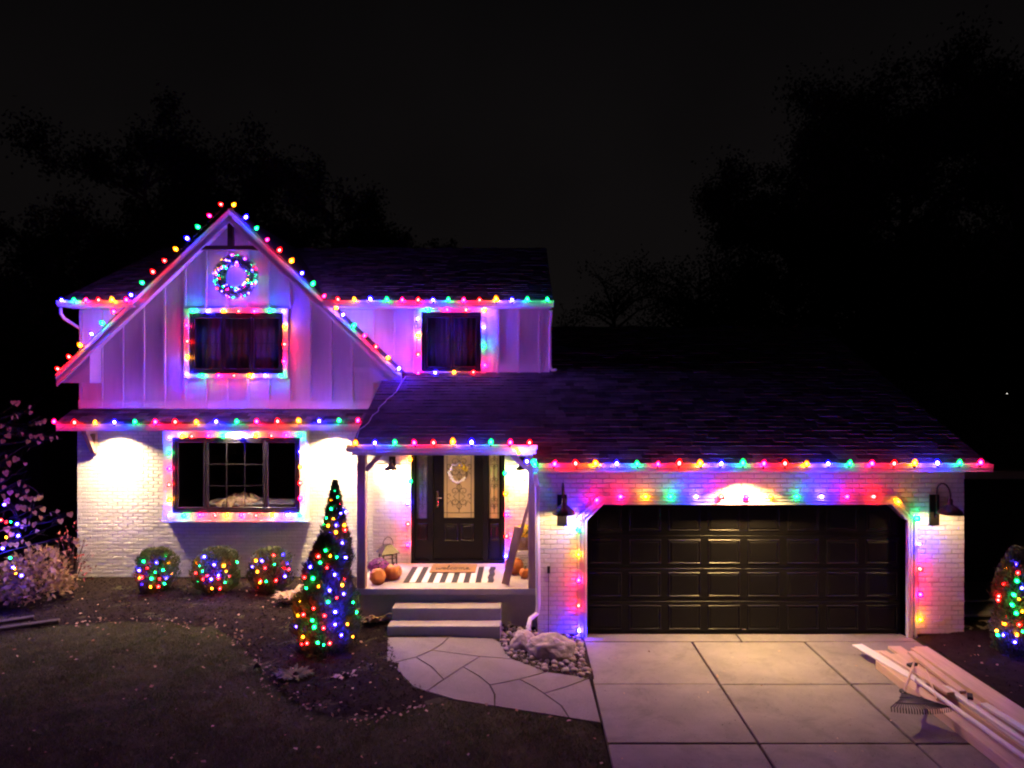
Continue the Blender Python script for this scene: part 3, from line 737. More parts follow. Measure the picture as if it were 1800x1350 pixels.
# garage part, porch part
b = MB(); t = .05
pl = [(RX0, YPE), (.20, YPE), (.20, YE), (RX1, YE), (RX1, YRG), (XR + .02, YRG), (XR + .02, Y2), (RX0, Y2)]
b.prism(pl, lambda a, c: (a, c, rz(c) - .004), lambda a, c: (a, c, rz(c) - t))
groof = b.build('garage_roof', M['shingle'], house)
b = MB(); b.add([(XR+.02, YRG, rz(YRG)), (RX1, YRG, rz(YRG)), (RX1, 21, rz(YRG) - SLP * 4.8), (XR+.02, 21, rz(YRG) - SLP * 4.8)], [(0,1,2,3)]); b.build('back_roof', M['shingle'], house)
b = MB(); b.prism([(YG, 2.6), (YRG, rz(YRG) - .06), (20.1, 2.6)], lambda a, c: (6.62, a, c), lambda a, c: (6.797, a, c)); b.build('gable_end', M['siding'], house)
th = math.atan(SLP)
def clipg(x, y):
    if y < YPE and x < .20: return False
    if y > Y2 - .02 and x < XR + .02: return False
    return True
ts = tabs(None, RX0, RX1, YE, rz(YE), SLP, YRG - YE, 4, .130, clipg)
near = [v for v in ts if v[0][0] < .3 and v[0][1] > YPE - .05]
near = sorted(near, key=lambda v: v[0][1])[:300]; nid = set(id(v) for v in near)
for v in near:
    b = MB(); b.add(v, TABF); b.build('shingle', M['shingle'], groof)
b = MB()
for v in ts:
    if id(v) not in nid: b.add(v, TABF)
stuff(b.build('shingle_courses', M['shingle'], groof))
# skirt roof over the front window
sk = roof_slab('skirt_roof', -8.66, -2.72, 13.17, Y2 - .03, 3.185, .44); b = MB()
for v in tabs(None, -8.66, -2.72, 13.16, 3.188, .44, Y2 - 13.19, 12): b.add(v, TABF)
stuff(b.build('shingle_courses', M['shingle'], sk))
# main roof
mz = lambda y: 5.43 + .443 * (y - 13.24)
ev_ = (peakZ - 5.43) / GS - .02
b = MB()
for pl in ([(-8.72, 13.24), (peakX - ev_, 13.24), (peakX, 17.2), (-8.72, 17.2)], [(peakX + ev_, 13.24), (.555, 13.24), (.555, 17.2), (peakX, 17.2)]): b.prism(pl, lambda a, c: (a, c, mz(c)), lambda a, c: (a, c, mz(c) - .05))
mr = b.build('main_roof', M['shingle'], house); b = MB()
for v in tabs(None, -8.72, .555, 13.23, 5.432, .443, 3.97, 13, .14, lambda x, y: abs(x - peakX) > ev_ * (17.2 - y) / 3.96 + .12): b.add(v, TABF)
stuff(b.build('shingle_courses', M['shingle'], mr))
b = MB(); b.add([(-8.72,17.2,7.18),(.555,17.2,7.18),(.555,21.3,5.36),(-8.72,21.3,5.36)], [(0,1,2,3)]); b.build('back_roof', M['shingle'], house)
# gable roof planes (rake overhangs the wall by 40 cm)
for sgn in (-1, 1):
    foot = 3.23; eave = (peakZ - 5.44) / GS
    pts = [(0, YR), (foot, YR), (foot, Y2 - .003), (eave, Y2 - .003), (eave, 13.3), (0, 17.2)]
    b = MB(); up = .0
    b.prism(pts, lambda a, c: (peakX + sgn * a, c, peakZ - GS * a), lambda a, c: (peakX + sgn * a, c, peakZ - GS * a - .045))
    b.build('gable_roof', M['shingle'], house)
    # rake boards
    def rake(o0, o1, y0, y1, mt, nm, ft=foot):
        b = MB(); n = math.hypot(1, GS)
        z0_, z1_ = o0 * n, o1 * n
        pl = [(0, peakZ - z0_), (ft, peakZ - GS * ft - z0_), (ft, peakZ - GS * ft - z1_), (0, peakZ - z1_)]
        b.prism(pl, lambda a, c: (peakX + sgn * a, y0, c), lambda a, c: (peakX + sgn * a, y1, c)); return b.build(nm, mt, house)
    rake(.034, .095, YR - .042, YR - .001, M['trim'], 'rake_crown')
    rake(.036, .20, YR - .018, YR + .012, M['trim'], 'rake_board')
    rake(.06, .085, YR + .013, Y2 - .03, M['trim'], 'rake_soffit', 3.18)
# returns at the rake feet
for sgn in (-1, 1):
    xa = peakX + sgn * 2.62; xb = peakX + sgn * 3.18
    b = MB(); zf = 3.92
    zt = lambda x: gabz(x) - .10
    b.prism([(xa, zf), (xb, zf), (xb, zt(xb)), (xa, zt(xa) if True else zf)], lambda a, c: (a, YR + .014, c), lambda a, c: (a, Y2 - .031, c)); b.build('rake_return', M['trim'], house)
# king post and collar beam in the gable
b = MB(); b.box(PX(343, YR), PX(463, YR), YR + .03, YR + .13, PZ(438, YR), PZ(431, YR)); b.build('collar_beam', M['beamwood'], house)
b = MB(); b.box(peakX - .05, peakX + .05, YR + .035, YR + .125, PZ(431, YR), peakZ - .18); b.build('king_post', M['beamwood'], house)
# ---- soffits, fascias, gutters, downspouts
def gutter(X0, X1, Yf, z0_, z1_, name='gutter', kind=1):
    b = MB(); d = .12; pf = [(0, z1_), (.0, z1_ - .018), (.012, z1_ - .02), (.012, z1_ - .05), (.035, z0_ + .012), (.035, z0_), (d, z0_), (d, z1_ - .004), (d - .006, z1_ - .004), (d - .006, z0_ + .02), (.045, z0_ + .02), (.018, z1_ - .045), (.018, z1_)]
    b.prism(pf, lambda a, c: (X0, Yf + a, c), lambda a, c: (X1, Yf + a, c)); return b.build(name, M['gutter'], house)
gutter(.225, 6.86, 10.34, 2.62, 2.735); gutter(-2.72, .215, 10.85, 2.855, 2.965)
gutter(PX(98, 13.12), PX(232, 13.12), 13.12, 5.33, 5.445); gutter(PX(566, 13.12), .56, 13.12, 5.33, 5.445)
b = MB(); b.box(-8.66, -2.73, 13.155, 13.18, 3.03, 3.155); b.build('skirt_fascia', M['trim'], house)
b = MB(); b.box(-8.64, -2.72, 13.181, YB + .1, 3.045, 3.06); b.build('skirt_soffit', M['trim'], house)
b = MB(); b.prism([(13.181, 3.06), (13.181, 3.14), (Y2 - .04, 3.36), (Y2 - .04, 3.06)], lambda a, c: (-8.655, a, c), lambda a, c: (-8.64, a, c)); b.build('skirt_end', M['trim'], house)
b = MB(); b.box(.23, 6.84, 10.46, YG + .1, 2.622, 2.64); b.build('garage_soffit', M['trim'], house)
b = MB(); b.box(XL - .1, peakX - ev_ - .05, 13.242, Y2 - .035, 5.345, 5.36); b.box(peakX + ev_ + .05, XR + .04, 13.242, Y2 - .035, 5.345, 5.36); b.build('upper_soffit', M['trim'], house)
b = MB(); b.box(-2.66, .20, 10.972, 11.0, 2.80, 2.90); b.build('porch_fascia', M['trim'], house)
b = MB(); b.prism([(10.97, 2.86), (10.97, rz(10.97) - .06), (YP, rz(YP) - .06), (YP, 2.86)], lambda a, c: (-2.655, a, c), lambda a, c: (-2.642, a, c)); b.build('porch_end', M['trim'], house)
b = MB(); b.box(.155, .218, 10.86, 11.28, 2.55, 2.853); b.build('porch_corner', M['trim'], house)
def spout(pts, r=.034, name='downspout'):
    b = MB(); b.tube(pts, r, 8); return b.build(name, M['gutter'], house)
dY = 10.90
spout([P(941, 832, 10.42), P(941, 838, 10.45), P(944, 852, dY), P(946, 1062, dY), P(944, 1078, dY), P(932, 1088, 10.75), P(929, 1100, 10.62), P(929, 1108, 10.58)])
spout([P(969, 546, 13.18), P(969, 556, 13.25), P(967, 575, Y2 - .05), P(967, 642, Y2 - .05), P(970, 651, Y2 - .06), P(977, 650, Y2 - .2)], .028)
spout([P(107, 541, 13.2), P(107, 551, 13.2), P(112, 559, 13.25), P(140, 577, Y2 + .05)], .03)
# corner bracket under the skirt roof
bx = -8.2
b = MB(); b.box(bx - .05, bx + .05, YB - .10, YB - .012, 2.58, 3.04, None, .006); b.box(bx - .05, bx + .05, 13.24, YB - .10, 2.96, 3.042, None, .006); b.bar((bx, YB - .09, 2.64), (bx, 13.30, 2.97), .085, .08); b.build('bracket', M['cedar'], house)

# ---- front door with sidelights
DF = YP + .05
b = MB(); b.box(dx0, dx0 + .05, DF - .05, DF + .1, PF + .05, dzt); b.box(dx1 - .05, dx1, DF - .05, DF + .1, PF + .05, dzt); b.box(dx0 + .05, dx1 - .05, DF - .05, DF + .1, dzt - .06, dzt)
mx0, mx1 = PX(757, YP), PX(853, YP)
b.box(mx0 - .05, mx0 + .04, DF - .05, DF + .1, PF + .05, dzt - .06); b.box(mx1 - .04, mx1 + .05, DF - .05, DF + .1, PF + .05, dzt - .06)
b.box(dx0, dx1, DF - .07, DF + .12, PF + .001, PF + .05); door_frame = b.build('door_frame', M['black'], house)
for xa_, xb_ in ((dx0 - .03, dx0 - .001), (dx1 + .001, dx1 + .03)): b = MB(); b.box(xa_, xb_, YP - .02, YP + .08, PF + .001, dzt); b.build('door_casing', M['trim'], house)
def spiral(cx, cz, r, a0, turns, sg=1, n_=22, r1=.15):
    return [(cx + (r * (1 - t) + r * r1 * t) * math.cos(a0 + sg * turns * 2 * math.pi * t), cz + (r * (1 - t) + r * r1 * t) * math.sin(a0 + sg * turns * 2 * math.pi * t)) for t in [i / n_ for i in range(n_ + 1)]]
def scrolls(x0_, x1_, z0_, z1_, rows, wide):
    W_, H_ = x1_ - x0_, z1_ - z0_; xc = (x0_ + x1_) / 2; L = []
    for a in ((.10, .90) if wide else (.12, .88)): L.append([(x0_ + W_ * a, z0_), (x0_ + W_ * a, z1_)])
    for a in (.07, .93): L.append([(x0_, z0_ + H_ * a), (x1_, z0_ + H_ * a)])
    for k, zc in enumerate(rows):
        zc = z0_ + H_ * zc; r = W_ * (.13 if wide else .20)
        for sg in (-1, 1):
            L.append(spiral(xc + sg * r * 1.15, zc + r * 1.3, r, math.pi if sg > 0 else 0, 1.1, -sg)); L.append(spiral(xc + sg * r * 1.15, zc - r * 1.3, r, math.pi if sg > 0 else 0, 1.1, sg))
            L.append([(xc, zc + r * 3.4), (xc + sg * r * .6, zc + r * 2.6), (xc + sg * r * .18, zc + r * 1.3), (xc + sg * r * 1.5, zc), (xc + sg * r * .18, zc - r * 1.3), (xc + sg * r * .6, zc - r * 2.6), (xc, zc - r * 3.4)])
            if wide: L.append(spiral(xc + sg * r * 2.5, zc + r * .2, r * .8, -math.pi / 2, .9, sg)); L.append([(xc + sg * r * 1.6, zc - r * 2.5), (xc + sg * r * 2.2, zc - r * 1.0), (xc + sg * r * 3.0, zc - r * 1.9)])
    L.append([(xc, z0_ + H_ * .07), (xc, z0_ + H_ * .93)])
    return L
def leaf_door(name, x0_, x1_, gx0, gx1, gz0, rows, wide, panels, y, gm='litglass'):
    b = MB(); gz1 = dzt - .14; z0_, z1_ = PF + .055, dzt - .065
    b.prism([(x0_, z0_), (x1_, z0_), (x1_, z1_), (x0_, z1_)], lambda a, c: (a, y + .03, c), lambda a, c: (a, y + .031, c)) if False else None
    b.box(x0_, gx0, y, y + .045, z0_, z1_); b.box(gx1, x1_, y, y + .045, z0_, z1_); b.box(gx0, gx1, y, y + .045, z0_, gz0); b.box(gx0, gx1, y, y + .045, gz1, z1_)
    d = b.build(name, M['black'], house)
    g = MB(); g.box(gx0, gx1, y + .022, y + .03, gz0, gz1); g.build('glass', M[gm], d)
    m = MB(); fr = .018
    m.box(gx0 - fr, gx0, y - .014, y - .0005, gz0 - fr, gz1 + fr); m.box(gx1, gx1 + fr, y - .014, y - .0005, gz0 - fr, gz1 + fr); m.box(gx0, gx1, y - .014, y - .0005, gz0 - fr, gz0); m.box(gx0, gx1, y - .014, y - .0005, gz1, gz1 + fr); m.build('moulding', M['black'], d)
    s = MB()
    for l in scrolls(gx0, gx1, gz0, gz1, rows, wide): s.tube([(a, y + .014, c) for a, c in l], .0055 if wide else .0045, 5)
    s.build('ironwork', M['iron'], d)
    for (a, c, e, f_) in panels:
        q = MB(); i1 = .02; rs = []
        for (ii, yy) in ((-.008, -.001), (.004, -.012), (.02, -.003), (.045, -.012)): rs += [(a+ii, y+yy, e+ii), (c-ii, y+yy, e+ii), (c-ii, y+yy, f_-ii), (a+ii, y+yy, f_-ii)]
        q.add(rs, [(k*4+i, k*4+(i+1)%4, k*4+4+(i+1)%4, k*4+4+i) for k in range(3) for i in range(4)] + [(12,13,14,15)]); q.build('panel', M['black'], d)
    return d
px_ = lambda x: PX(x, YP); pz_ = lambda y: PZ(y, YP)
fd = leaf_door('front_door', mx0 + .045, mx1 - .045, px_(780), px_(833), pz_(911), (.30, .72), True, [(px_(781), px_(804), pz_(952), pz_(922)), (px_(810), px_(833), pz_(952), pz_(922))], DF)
leaf_door('sidelight', dx0 + .055, mx0 - .055, px_(732), px_(751), pz_(912), (.22, .5, .78), False, [(px_(734), px_(750), pz_(951), pz_(922))], DF + .005, 'unlitglass')
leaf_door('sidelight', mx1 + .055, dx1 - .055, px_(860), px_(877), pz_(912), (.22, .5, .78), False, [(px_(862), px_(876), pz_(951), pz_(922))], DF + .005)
b = MB(); hx = px_(768); b.box(hx - .018, hx + .018, DF - .012, DF - .001, pz_(893), pz_(864), None, .004); b.tube([(hx, DF - .012, pz_(876)), (hx, DF - .05, pz_(876)), (hx + .03, DF - .055, pz_(875)), (hx + .085, DF - .05, pz_(876))], .010, 8); b.build('handle', M['brass'], fd)

# ---- dark wing to the right of the garage, its fascia and entry steps
b = MB(); b.box(6.83, 9.6, 13.0, 13.2, 0, 2.40); b.box(9.4, 9.6, 13.2, 19, 0, 2.4); wing = b.build('side_wing', M['navy'], house)
b = MB(); b.box(6.81, 9.8, 12.55, 12.62, 2.22, 2.36); b.build('wing_fascia', M['trim'], house)
b = MB(); b.prism([(12.5, 2.37), (12.5, 2.42), (16.5, 4.0), (19.2, 2.9), (19.2, 2.37)], lambda a, c: (6.88, a, c), lambda a, c: (9.9, a, c)); b.build('wing_roof', M['shingle'], house)
ws = empty('entry_steps', (7.4, 11.6, .03), 'dim concrete entry steps in the shadow beside the garage', 'steps')
for i in range(3): b = MB(); b.box(6.83, 8.6, 11.0 + .45 * i, 12.98, (-.03 if i == 0 else .045 + .10 * i), .04 + .10 * (i + 1) - .06, None, .01); b.build('step', M['stepc'], ws)

# ---- porch steps
st = empty('porch_steps', (-1.2, 10.9, .1), 'two broad concrete steps leading up to the porch', 'steps')
b = MB(); b.box(PX(689, 10.93), PX(881, 10.93), 10.92, 11.238, .02, .455, None, .012); b.build('step', M['stepc'], st)
b = MB(); b.box(PX(681, 10.66), PX(880, 10.66), 10.65, 10.917, .02, .27, None, .012); b.build('step', M['stepc'], st)

#PART2
# ================================================================== lamps
def lamp(name, parent, loc, power, size=.1, color=WARM, spread=180):
    d = bpy.data.lights.new(name, 'AREA'); d.shape = 'DISK'; d.size = size; d.energy = power; d.color = color; d.spread = R(spread)
    o = link(bpy.data.objects.new(name, d)); o.parent = parent; o.location = Vector(loc) - ORG[parent.name]; return o
M['lens'] = emit('lamp_lens', (1, .80, .50), 14)
def soffit_light(X, Y, Z, power, label, spread=150, color=WARM):
    t = empty('soffit_light', (X, Y, Z), label, 'light', 'round lights under the eaves')
    b = MB(); b.lathe([(.085, -.001), (.085, -.010), (.062, -.012), (.060, -.001)], 24, Matrix.Translation((X, Y, Z))); b.build('trim_ring', M['trim'], t, smooth=False)
    b = MB(); b.lathe([(.058, -.003), (.058, -.008)], 20, Matrix.Translation((X, Y, Z))); b.build('lens', M['lens'], t)
    lamp('beam', t, (X, Y, Z - .016), power, .10, color, spread)
soffit_light(-7.74, 13.27, 3.045, 115, 'round warm eave light over the brick beside the bracket', 130, (1, .68, .34))
soffit_light(-5.42, 13.26, 3.045, 75, 'round warm eave light above the middle of the front window', 150, (1, .74, .42))
soffit_light(-3.62, 13.27, 3.045, 145, 'round warm eave light between the front window and the porch', 130, (1, .68, .34))
soffit_light(3.38, 10.53, 2.622, 120, 'round warm eave light over the middle of the garage door', 120, (1, .64, .22))
soffit_light(-1.20, 11.36, 2.856, 60, 'round warm light in the porch ceiling above the rug', 150)

M['bulbwarm'] = emit('warm_bulb', (1, .64, .28), 1300)
M['bulbgoose'] = emit('gooseneck_bulb', (1, .62, .25), 1000)
M['shadein'] = mat('shade_inside', (.75,.74,.70), .4, .05, 5)
def goose(xp, label):
    X = PX(xp, YG); t = empty('gooseneck_lamp', (X, YG - .03, 1.72), label, 'lamp', 'gooseneck lamps beside the garage door')
    b = MB(); b.box(X - .075, X + .075, YG - .032, YG - .004, PZ(923, YG), PZ(869, YG), None, .006); b.build('back_plate', M['bronze'], t)
    ys = YG - .43; zt = PZ(849, YG - .2); pts = [(X, YG - .03, 1.86), (X, YG - .07, 1.86), (X, YG - .085, 1.95)]
    pts += [(X, YG - .085, 2.25)]
    for i in range(9): a = math.pi * (1 - i / 8); pts.append((X, (YG - .085 + ys) / 2 - math.cos(a) * (ys - YG + .085) / 2 * -1, 2.25 + (zt - 2.25) * math.sin(a)))
    pts = pts[:4] + [(X, YG - .085 + (ys - YG + .085) * (1 - math.cos(math.pi * i / 8)) / 2, 2.25 + (zt - 2.25) * math.sin(math.pi * i / 8)) for i in range(1, 9)] + [(X, ys, 2.17)]
    b = MB(); b.tube(pts, .0125, 10); b.build('arm', M['bronze'], t, smooth=True)
    b = MB(); o = Matrix.Translation((X, ys, 0)); 
    b.lathe([(.028, 2.20), (.036, 2.17), (.036, 2.12), (.048, 2.11), (.085, 2.085), (.160, 2.02), (.172, 1.985), (.176, 1.975), (.170, 1.976), (.155, 2.012), (.08, 2.072), (.03, 2.08)], 28, o); b.build('shade', M['bronze'], t, smooth=True)
    b = MB(); b.lathe([(.004, 1.99), (.022, 2.0), (.028, 2.02), (.022, 2.045), (.012, 2.07)], 12, o); b.build('bulb', M['bulbgoose'], t)
goose(988, 'dark gooseneck barn lamp on the pier next to the downspout'); goose(1641, 'dark gooseneck barn lamp on the pier at the house corner')
def lantern(xp, label):
    Yl = YP - .17; X = PX(xp, Yl); z0_, z1_ = PZ(844, Yl), PZ(825, Yl); t = empty('wall_lantern', (X, YP, z0_), label, 'lamp', 'wall lanterns flanking the front door')
    b = MB(); b.box(X - .06, X + .06, YP - .03, YP - .006, 2.42, 2.60, None, .006); b.tube([(X, YP - .03, 2.52), (X, Yl, 2.56), (X, Yl, 2.50)], .012, 8); b.build('bracket', M['bronze'], t)
    o = Matrix.Translation((X, Yl, 0)); b = MB(); b.lathe([(.015, z1_ + .15), (.03, z1_ + .12), (.05, z1_ + .06), (.125, z1_ + .005), (.125, z1_ - .004), (.02, z1_ + .01)], 20, o); b.build('hood', M['bronze'], t)
    b = MB(); b.tube([(X + .092 * math.cos(i * math.pi / 10), Yl + .092 * math.sin(i * math.pi / 10), z0_ - .006) for i in range(21)], .007, 6)
    for k in range(8): a = k * math.pi / 4 + .3; b.tube([(X + .092 * math.cos(a), Yl + .092 * math.sin(a), z0_ - .005), (X + .092 * math.cos(a), Yl + .092 * math.sin(a), z1_)], .004, 5)
    for zz in (z0_ + .06, z0_ + .13): b.tube([(X + .094 * math.cos(i * math.pi / 8), Yl + .094 * math.sin(i * math.pi / 8), zz) for i in range(17)], .0035, 5)
    b.build('cage', M['bronze'], t)
    b = MB(); b.lathe([(.084, z0_ + .001), (.084, z1_ - .006)], 24, o); b.build('glass', M['lampglass'], t, smooth=True)
    b = MB(); b.lathe([(.008, z0_ + .03), (.026, z0_ + .05), (.034, z0_ + .09), (.024, z0_ + .13), (.012, z0_ + .16)], 12, o); b.build('bulb', M['bulbwarm'], t)
lantern(687, 'caged wall lantern by the porch corner above the purple flowers'); lantern(918, 'caged wall lantern on the brick by the garage side of the door')

# ================================================================== coloured light strings
CLR = {'R': ((1, .008, .008), .72), 'K': ((1, .004, .11), .66), 'O': ((1, .26, .004), .50), 'G': ((.004, .80, .16), .36), 'B': ((.020, .010, 1), 4.0)}
b = MB(); b.lathe([(.014, -.004), (.029, .008), (.039, .026), (.039, .044), (.028, .070), (.013, .088), (.001, .096)], 14)  # glass drawn oversized to stand in for the halo
SHELL = {}; LED = {}
for k, (c, p) in CLR.items():
    SHELL[k] = b.mesh('bulb', shell('bulb_glass_' + k, c, tuple(x if x > .1 else x * .1 for x in c), 3.0 * (2.2 if k == 'B' else 1)), smooth=True)
    bb = MB(); bb.lathe([(.004, .012), (.018, .022), (.020, .036), (.013, .054), (.003, .062)], 8); LED[k] = bb.mesh('led', emit('led_' + k, (1, 1, 1), BULB * p))
bb = MB(); bb.lathe([(.009, -.034), (.0135, -.030), (.0135, .004), (.012, .006)], 10); bb.tube([(0, 0, -.033), (.012, .0, -.045)], .003, 5); SOCK = bb.mesh('socket', M['socket'])
def light_string(label, pts, wire='wire', sag=.0):
    """pts: list of (world position of the glowing bulb, colour, direction)"""
    t = empty('light_string', pts[0][0], label, 'light string', 'large coloured bulb strings on the house')
    wp = []
    for (p, c, d) in pts:
        d = (Vector(d) + Vector((random.uniform(-.25, .25), random.uniform(-.2, .2), random.uniform(-.2, .2)))).normalized(); q = d.to_track_quat('Z', 'Y')
        base = Vector(p) - d * .036
        o = inst('bulb', SHELL[c], t, base, q, random.uniform(.85, 1.15))
        for nm, me in (('led', LED[c]), ('socket', SOCK)):
            s = link(bpy.data.objects.new(nm, me)); s.parent = o; ORG[s.name] = ORG[o.name]
        wp.append(base - d * .034)
    path = []
    for i in range(len(wp) - 1):
        a, c = wp[i], wp[i + 1]
        if (a - c).length > 1.3: continue
        m = MB(); 
        for k in range(6): path.append(a.lerp(c, k / 6) + Vector((0, -.004, -sag * math.sin(math.pi * k / 6) + random.uniform(-.004, .004))))
    path.append(wp[-1])
    if len(path) > 1: MB().tube(path, .0032, 5).build('wire', M[wire], t)
    return t
def L(s, Y, d=(0, -.25, 1)):
    out = []
    for it in s.split(): x, y, c = it.split(','); out.append((P(float(x), float(y), Y), c, d))
    return out
light_string('coloured bulbs along the left slope of the gable', L('388,359,R 368,379,K 348,399,G 329,419,B 309,438,O 289,458,R 269,478,R 250,497,G 230,518,B 200,548,K 180,568,G 161,587,B 141,607,O 121,627,R 101,648,R', 13.215, (-.7, -.2, .7)))
light_string('coloured bulbs along the right slope of the gable', L('411,360,O 432,382,B 451,401,G 470,421,K 491,440,R 512,459,O 531,480,B 550,499,G 570,520,K 591,541,O 603,553,B 622,572,G 641,590,K 661,609,R 682,629,O 701,648,B', 13.215, (.7, -.2, .7)))
light_string('short row of coloured bulbs on the upper gutter left of the gable', L('108,527,B 130,527,G 151,527,K 173,527,R 197,527,O 222,527,K', 13.085))
light_string('row of coloured bulbs on the upper gutter right of the gable', L('594,526,R 623,526,O 651,526,B 680,526,G 707,527,K 735,527,R 761,527,B 788,526,G 815,527,K 843,527,R 872,526,O 900,527,B 927,526,G 962,526,G', 13.085))
light_string('coloured bulbs along the skirt roof above the front window', L('95,741,K 131,743,R 167,742,O 201,742,B 237,741,G 273,742,K 308,742,R 345,742,O 380,741,B 416,741,G 451,741,K 488,741,R 525,740,O 561,740,B 596,739,G 629,739,K', 13.115))
light_string('coloured bulbs on the gutter over the porch', L('625,778,O 659,778,B 694,777,G 728,778,K 762,778,R 796,777,O 829,778,B 863,777,G 897,778,K 931,778,R', 10.815))
light_string('long row of coloured bulbs on the garage gutter', L('940,816,G 975,816,K 1012,815,R 1047,815,O 1084,815,B 1120,815,G 1157,815,K 1194,815,R 1231,815,O 1268,815,B 1306,814,G 1343,815,K 1380,815,R 1418,815,O 1456,815,B 1494,814,G 1533,815,K 1572,815,R 1608,814,O 1648,814,B 1687,813,G 1724,813,K', 10.305))
light_string('coloured bulbs framing the garage door', L('1018,1109,B 1017,1065,R 1017,1020,K 1017,975,O 1016,931,G 1019,911,B 1049,879,K 1091,873,K 1135,873,O 1179,873,G 1224,873,B 1268,873,R 1312,873,K 1355,873,O 1401,873,G 1445,873,B 1490,873,K 1536,873,R 1580,882,O 1612,911,G 1616,956,B 1617,1000,R 1618,1045,K 1618,1089,O', 10.87, (0, -1, .1)), sag=.015)
yw = YW - .045
light_string('coloured bulbs framing the front window', L('298,879,O 297,852,R 298,824,K 298,797,G 298,769,B 320,767,O 337,767,R 366,766,K 393,767,G 421,768,B 449,766,O 477,766,R 503,765,K 527,765,G 528,794,B 528,821,O 528,849,R 528,876,K 527,905,G 505,905,B 479,905,O 450,906,R 424,906,K 398,906,O 378,906,R 351,905,K 324,906,G 297,906,B', yw, (0, -1, .1)), sag=.01)
yu = Y2 - .085
light_string('coloured bulbs framing the window under the gable', L('328,658,B 330,628,O 329,600,R 328,572,K 338,547,G 365,547,B 392,547,O 419,547,R 447,547,K 474,547,G 498,547,B 500,574,O 500,605,R 499,635,K 494,660,G 466,660,B 439,660,O 411,660,R 384,660,K 355,660,G', yu, (0, -1, .1)))
light_string('coloured bulbs framing the upper window right of the gable', L('765,655,B 735,655,K 735,623,R 735,590,O 734,560,B 752,544,G 786,544,K 819,545,R 852,543,O 851,575,B 851,609,G 852,642,K 832,654,R 798,654,O', yu, (0, -1, .2)))
light_string('coloured bulbs up the left side of the front door', L('717,996,O 717,958,K 717,921,R 717,884,B 721,846,G 721,808,O', YP - .07, (0, -1, 0)), 'wirew')
light_string('coloured bulbs up the right side of the front door', L('889,978,B 890,943,R 890,905,K 889,868,O 888,832,G', YP - .07, (0, -1, 0)), 'wirew')
light_string('three loose bulbs hanging from the porch gutter end to the downspout', [(P(912, 795, 10.83), 'O', (0, -1, 0)), (P(926, 811, 10.80), 'B', (0, -1, 0)), (P(938, 812, 10.6), 'G', (0, -1, .5))])
# extension cord over the porch roof
def onroof(x, y):
    Y = 12.
    for _ in range(20): Y = (H - 2.74 + SLP * 10.48 + .0) / ((y - CY) / F + SLP); 
    p = P(x, y, Y); p.z += .02; p.y -= .01; return p
b = MB(); b.tube([onroof(*p) for p in [(713,664),(705,675),(697,690),(690,697),(680,704),(677,709),(672,713),(666,719),(665,725),(655,732),(648,745),(640,752),(632,757),(627,772)]], .006, 5)
tag(b.build('extension_cord', M['wirew'], None, (-2.2, 12, 3.3)), 'pale thin cord snaking down the porch roof shingles', 'cord')

MSC = .54
def mini_string(label, pts, scale=1., wires=True, group='mini light strings on the plants'):
    t = empty('mini_light_string', pts[0][0], label, 'light string', group)
    for (p, c) in pts:
        k_ = MSC * scale * random.choice((.7, .85, 1, 1, 1.15, 1.3)); rt = Euler((random.uniform(.6, 2.2), random.uniform(-.9, .9), 0)); off = rt.to_matrix() @ Vector((0, 0, .035 * k_))
        o = inst('mini_bulb', SHELL[c], t, Vector(p) - off + Vector((0, random.uniform(-.005, .03), 0)), rt, k_)
        s = link(bpy.data.objects.new('led', LED[c])); s.parent = o
    if wires:
        q = sorted(pts, key=lambda t_: t_[0].z); path = []
        for i in range(len(q) - 1):
            a, c = q[i][0], q[i+1][0]
            for k in range(4): path.append(a.lerp(c, k / 4) + Vector((0, .03 * math.sin(math.pi * k / 4) + .012, 0)))
        MB().tube(path, .0022, 4).build('wire', M['wire'], t)
    return t

# ================================================================== evergreens
def evergreen(name, cx, cy, z0, h, prof, n, label, cat, mt, ll=(.05, .10), lw=(.012, .024), upb=.9, group=None, lump=.12, seed=1):
    g = np.random.default_rng(seed); t = empty(name, (cx, cy, z0), label, cat, group)
    tt = g.uniform(0, 1, n) ** .9; ang = g.uniform(0, 2*np.pi, n); rr = np.array([prof(a) for a in tt])
    lumpv = np.array([noise.noise((math.cos(a) * 2.2 + seed, math.sin(a) * 2.2, q * h * 4.0)) for a, q in zip(ang, tt)])
    rad = rr * (1 + lump * lumpv * 2) * (1 - .45 * g.uniform(0, 1, n) ** 2.5)
    st_ = g.uniform(0, 1, n) < .07; rad = np.where(st_, rad * g.uniform(1.0, 1.22, n), rad)
    C = np.column_stack([cx + rad*np.cos(ang), cy + rad*np.sin(ang), z0 + tt*h])
    D = np.column_stack([np.cos(ang), np.sin(ang), np.full(n, upb * 1.3)]) + g.normal(0, .45, (n, 3))
    V, Fc = cards(C, D, g.uniform(*ll, n), g.uniform(*lw, n))
    mesh_obj('foliage', np_mesh('foliage', V - np.array([cx, cy, z0]), Fc, mt), t)
    b = MB(); b.lathe([(max(.004, prof(i / 12) * .60), z0 + h * (.05 + .85 * i / 12)) for i in range(13)], 14, Matrix.Translation((cx, cy, 0)), lambda a, z: 1 + .12 * math.sin(3 * a + z * 5)); b.build('inner_dark_core', M['soil'], t)  # added solid dark core so nothing shows through the foliage
    b = MB(); b.tube([(cx, cy, z0 - .03), (cx, cy, z0 + h * .25)], [.035, .02], 8); b.build('trunk', M['bark'], t)
    return t
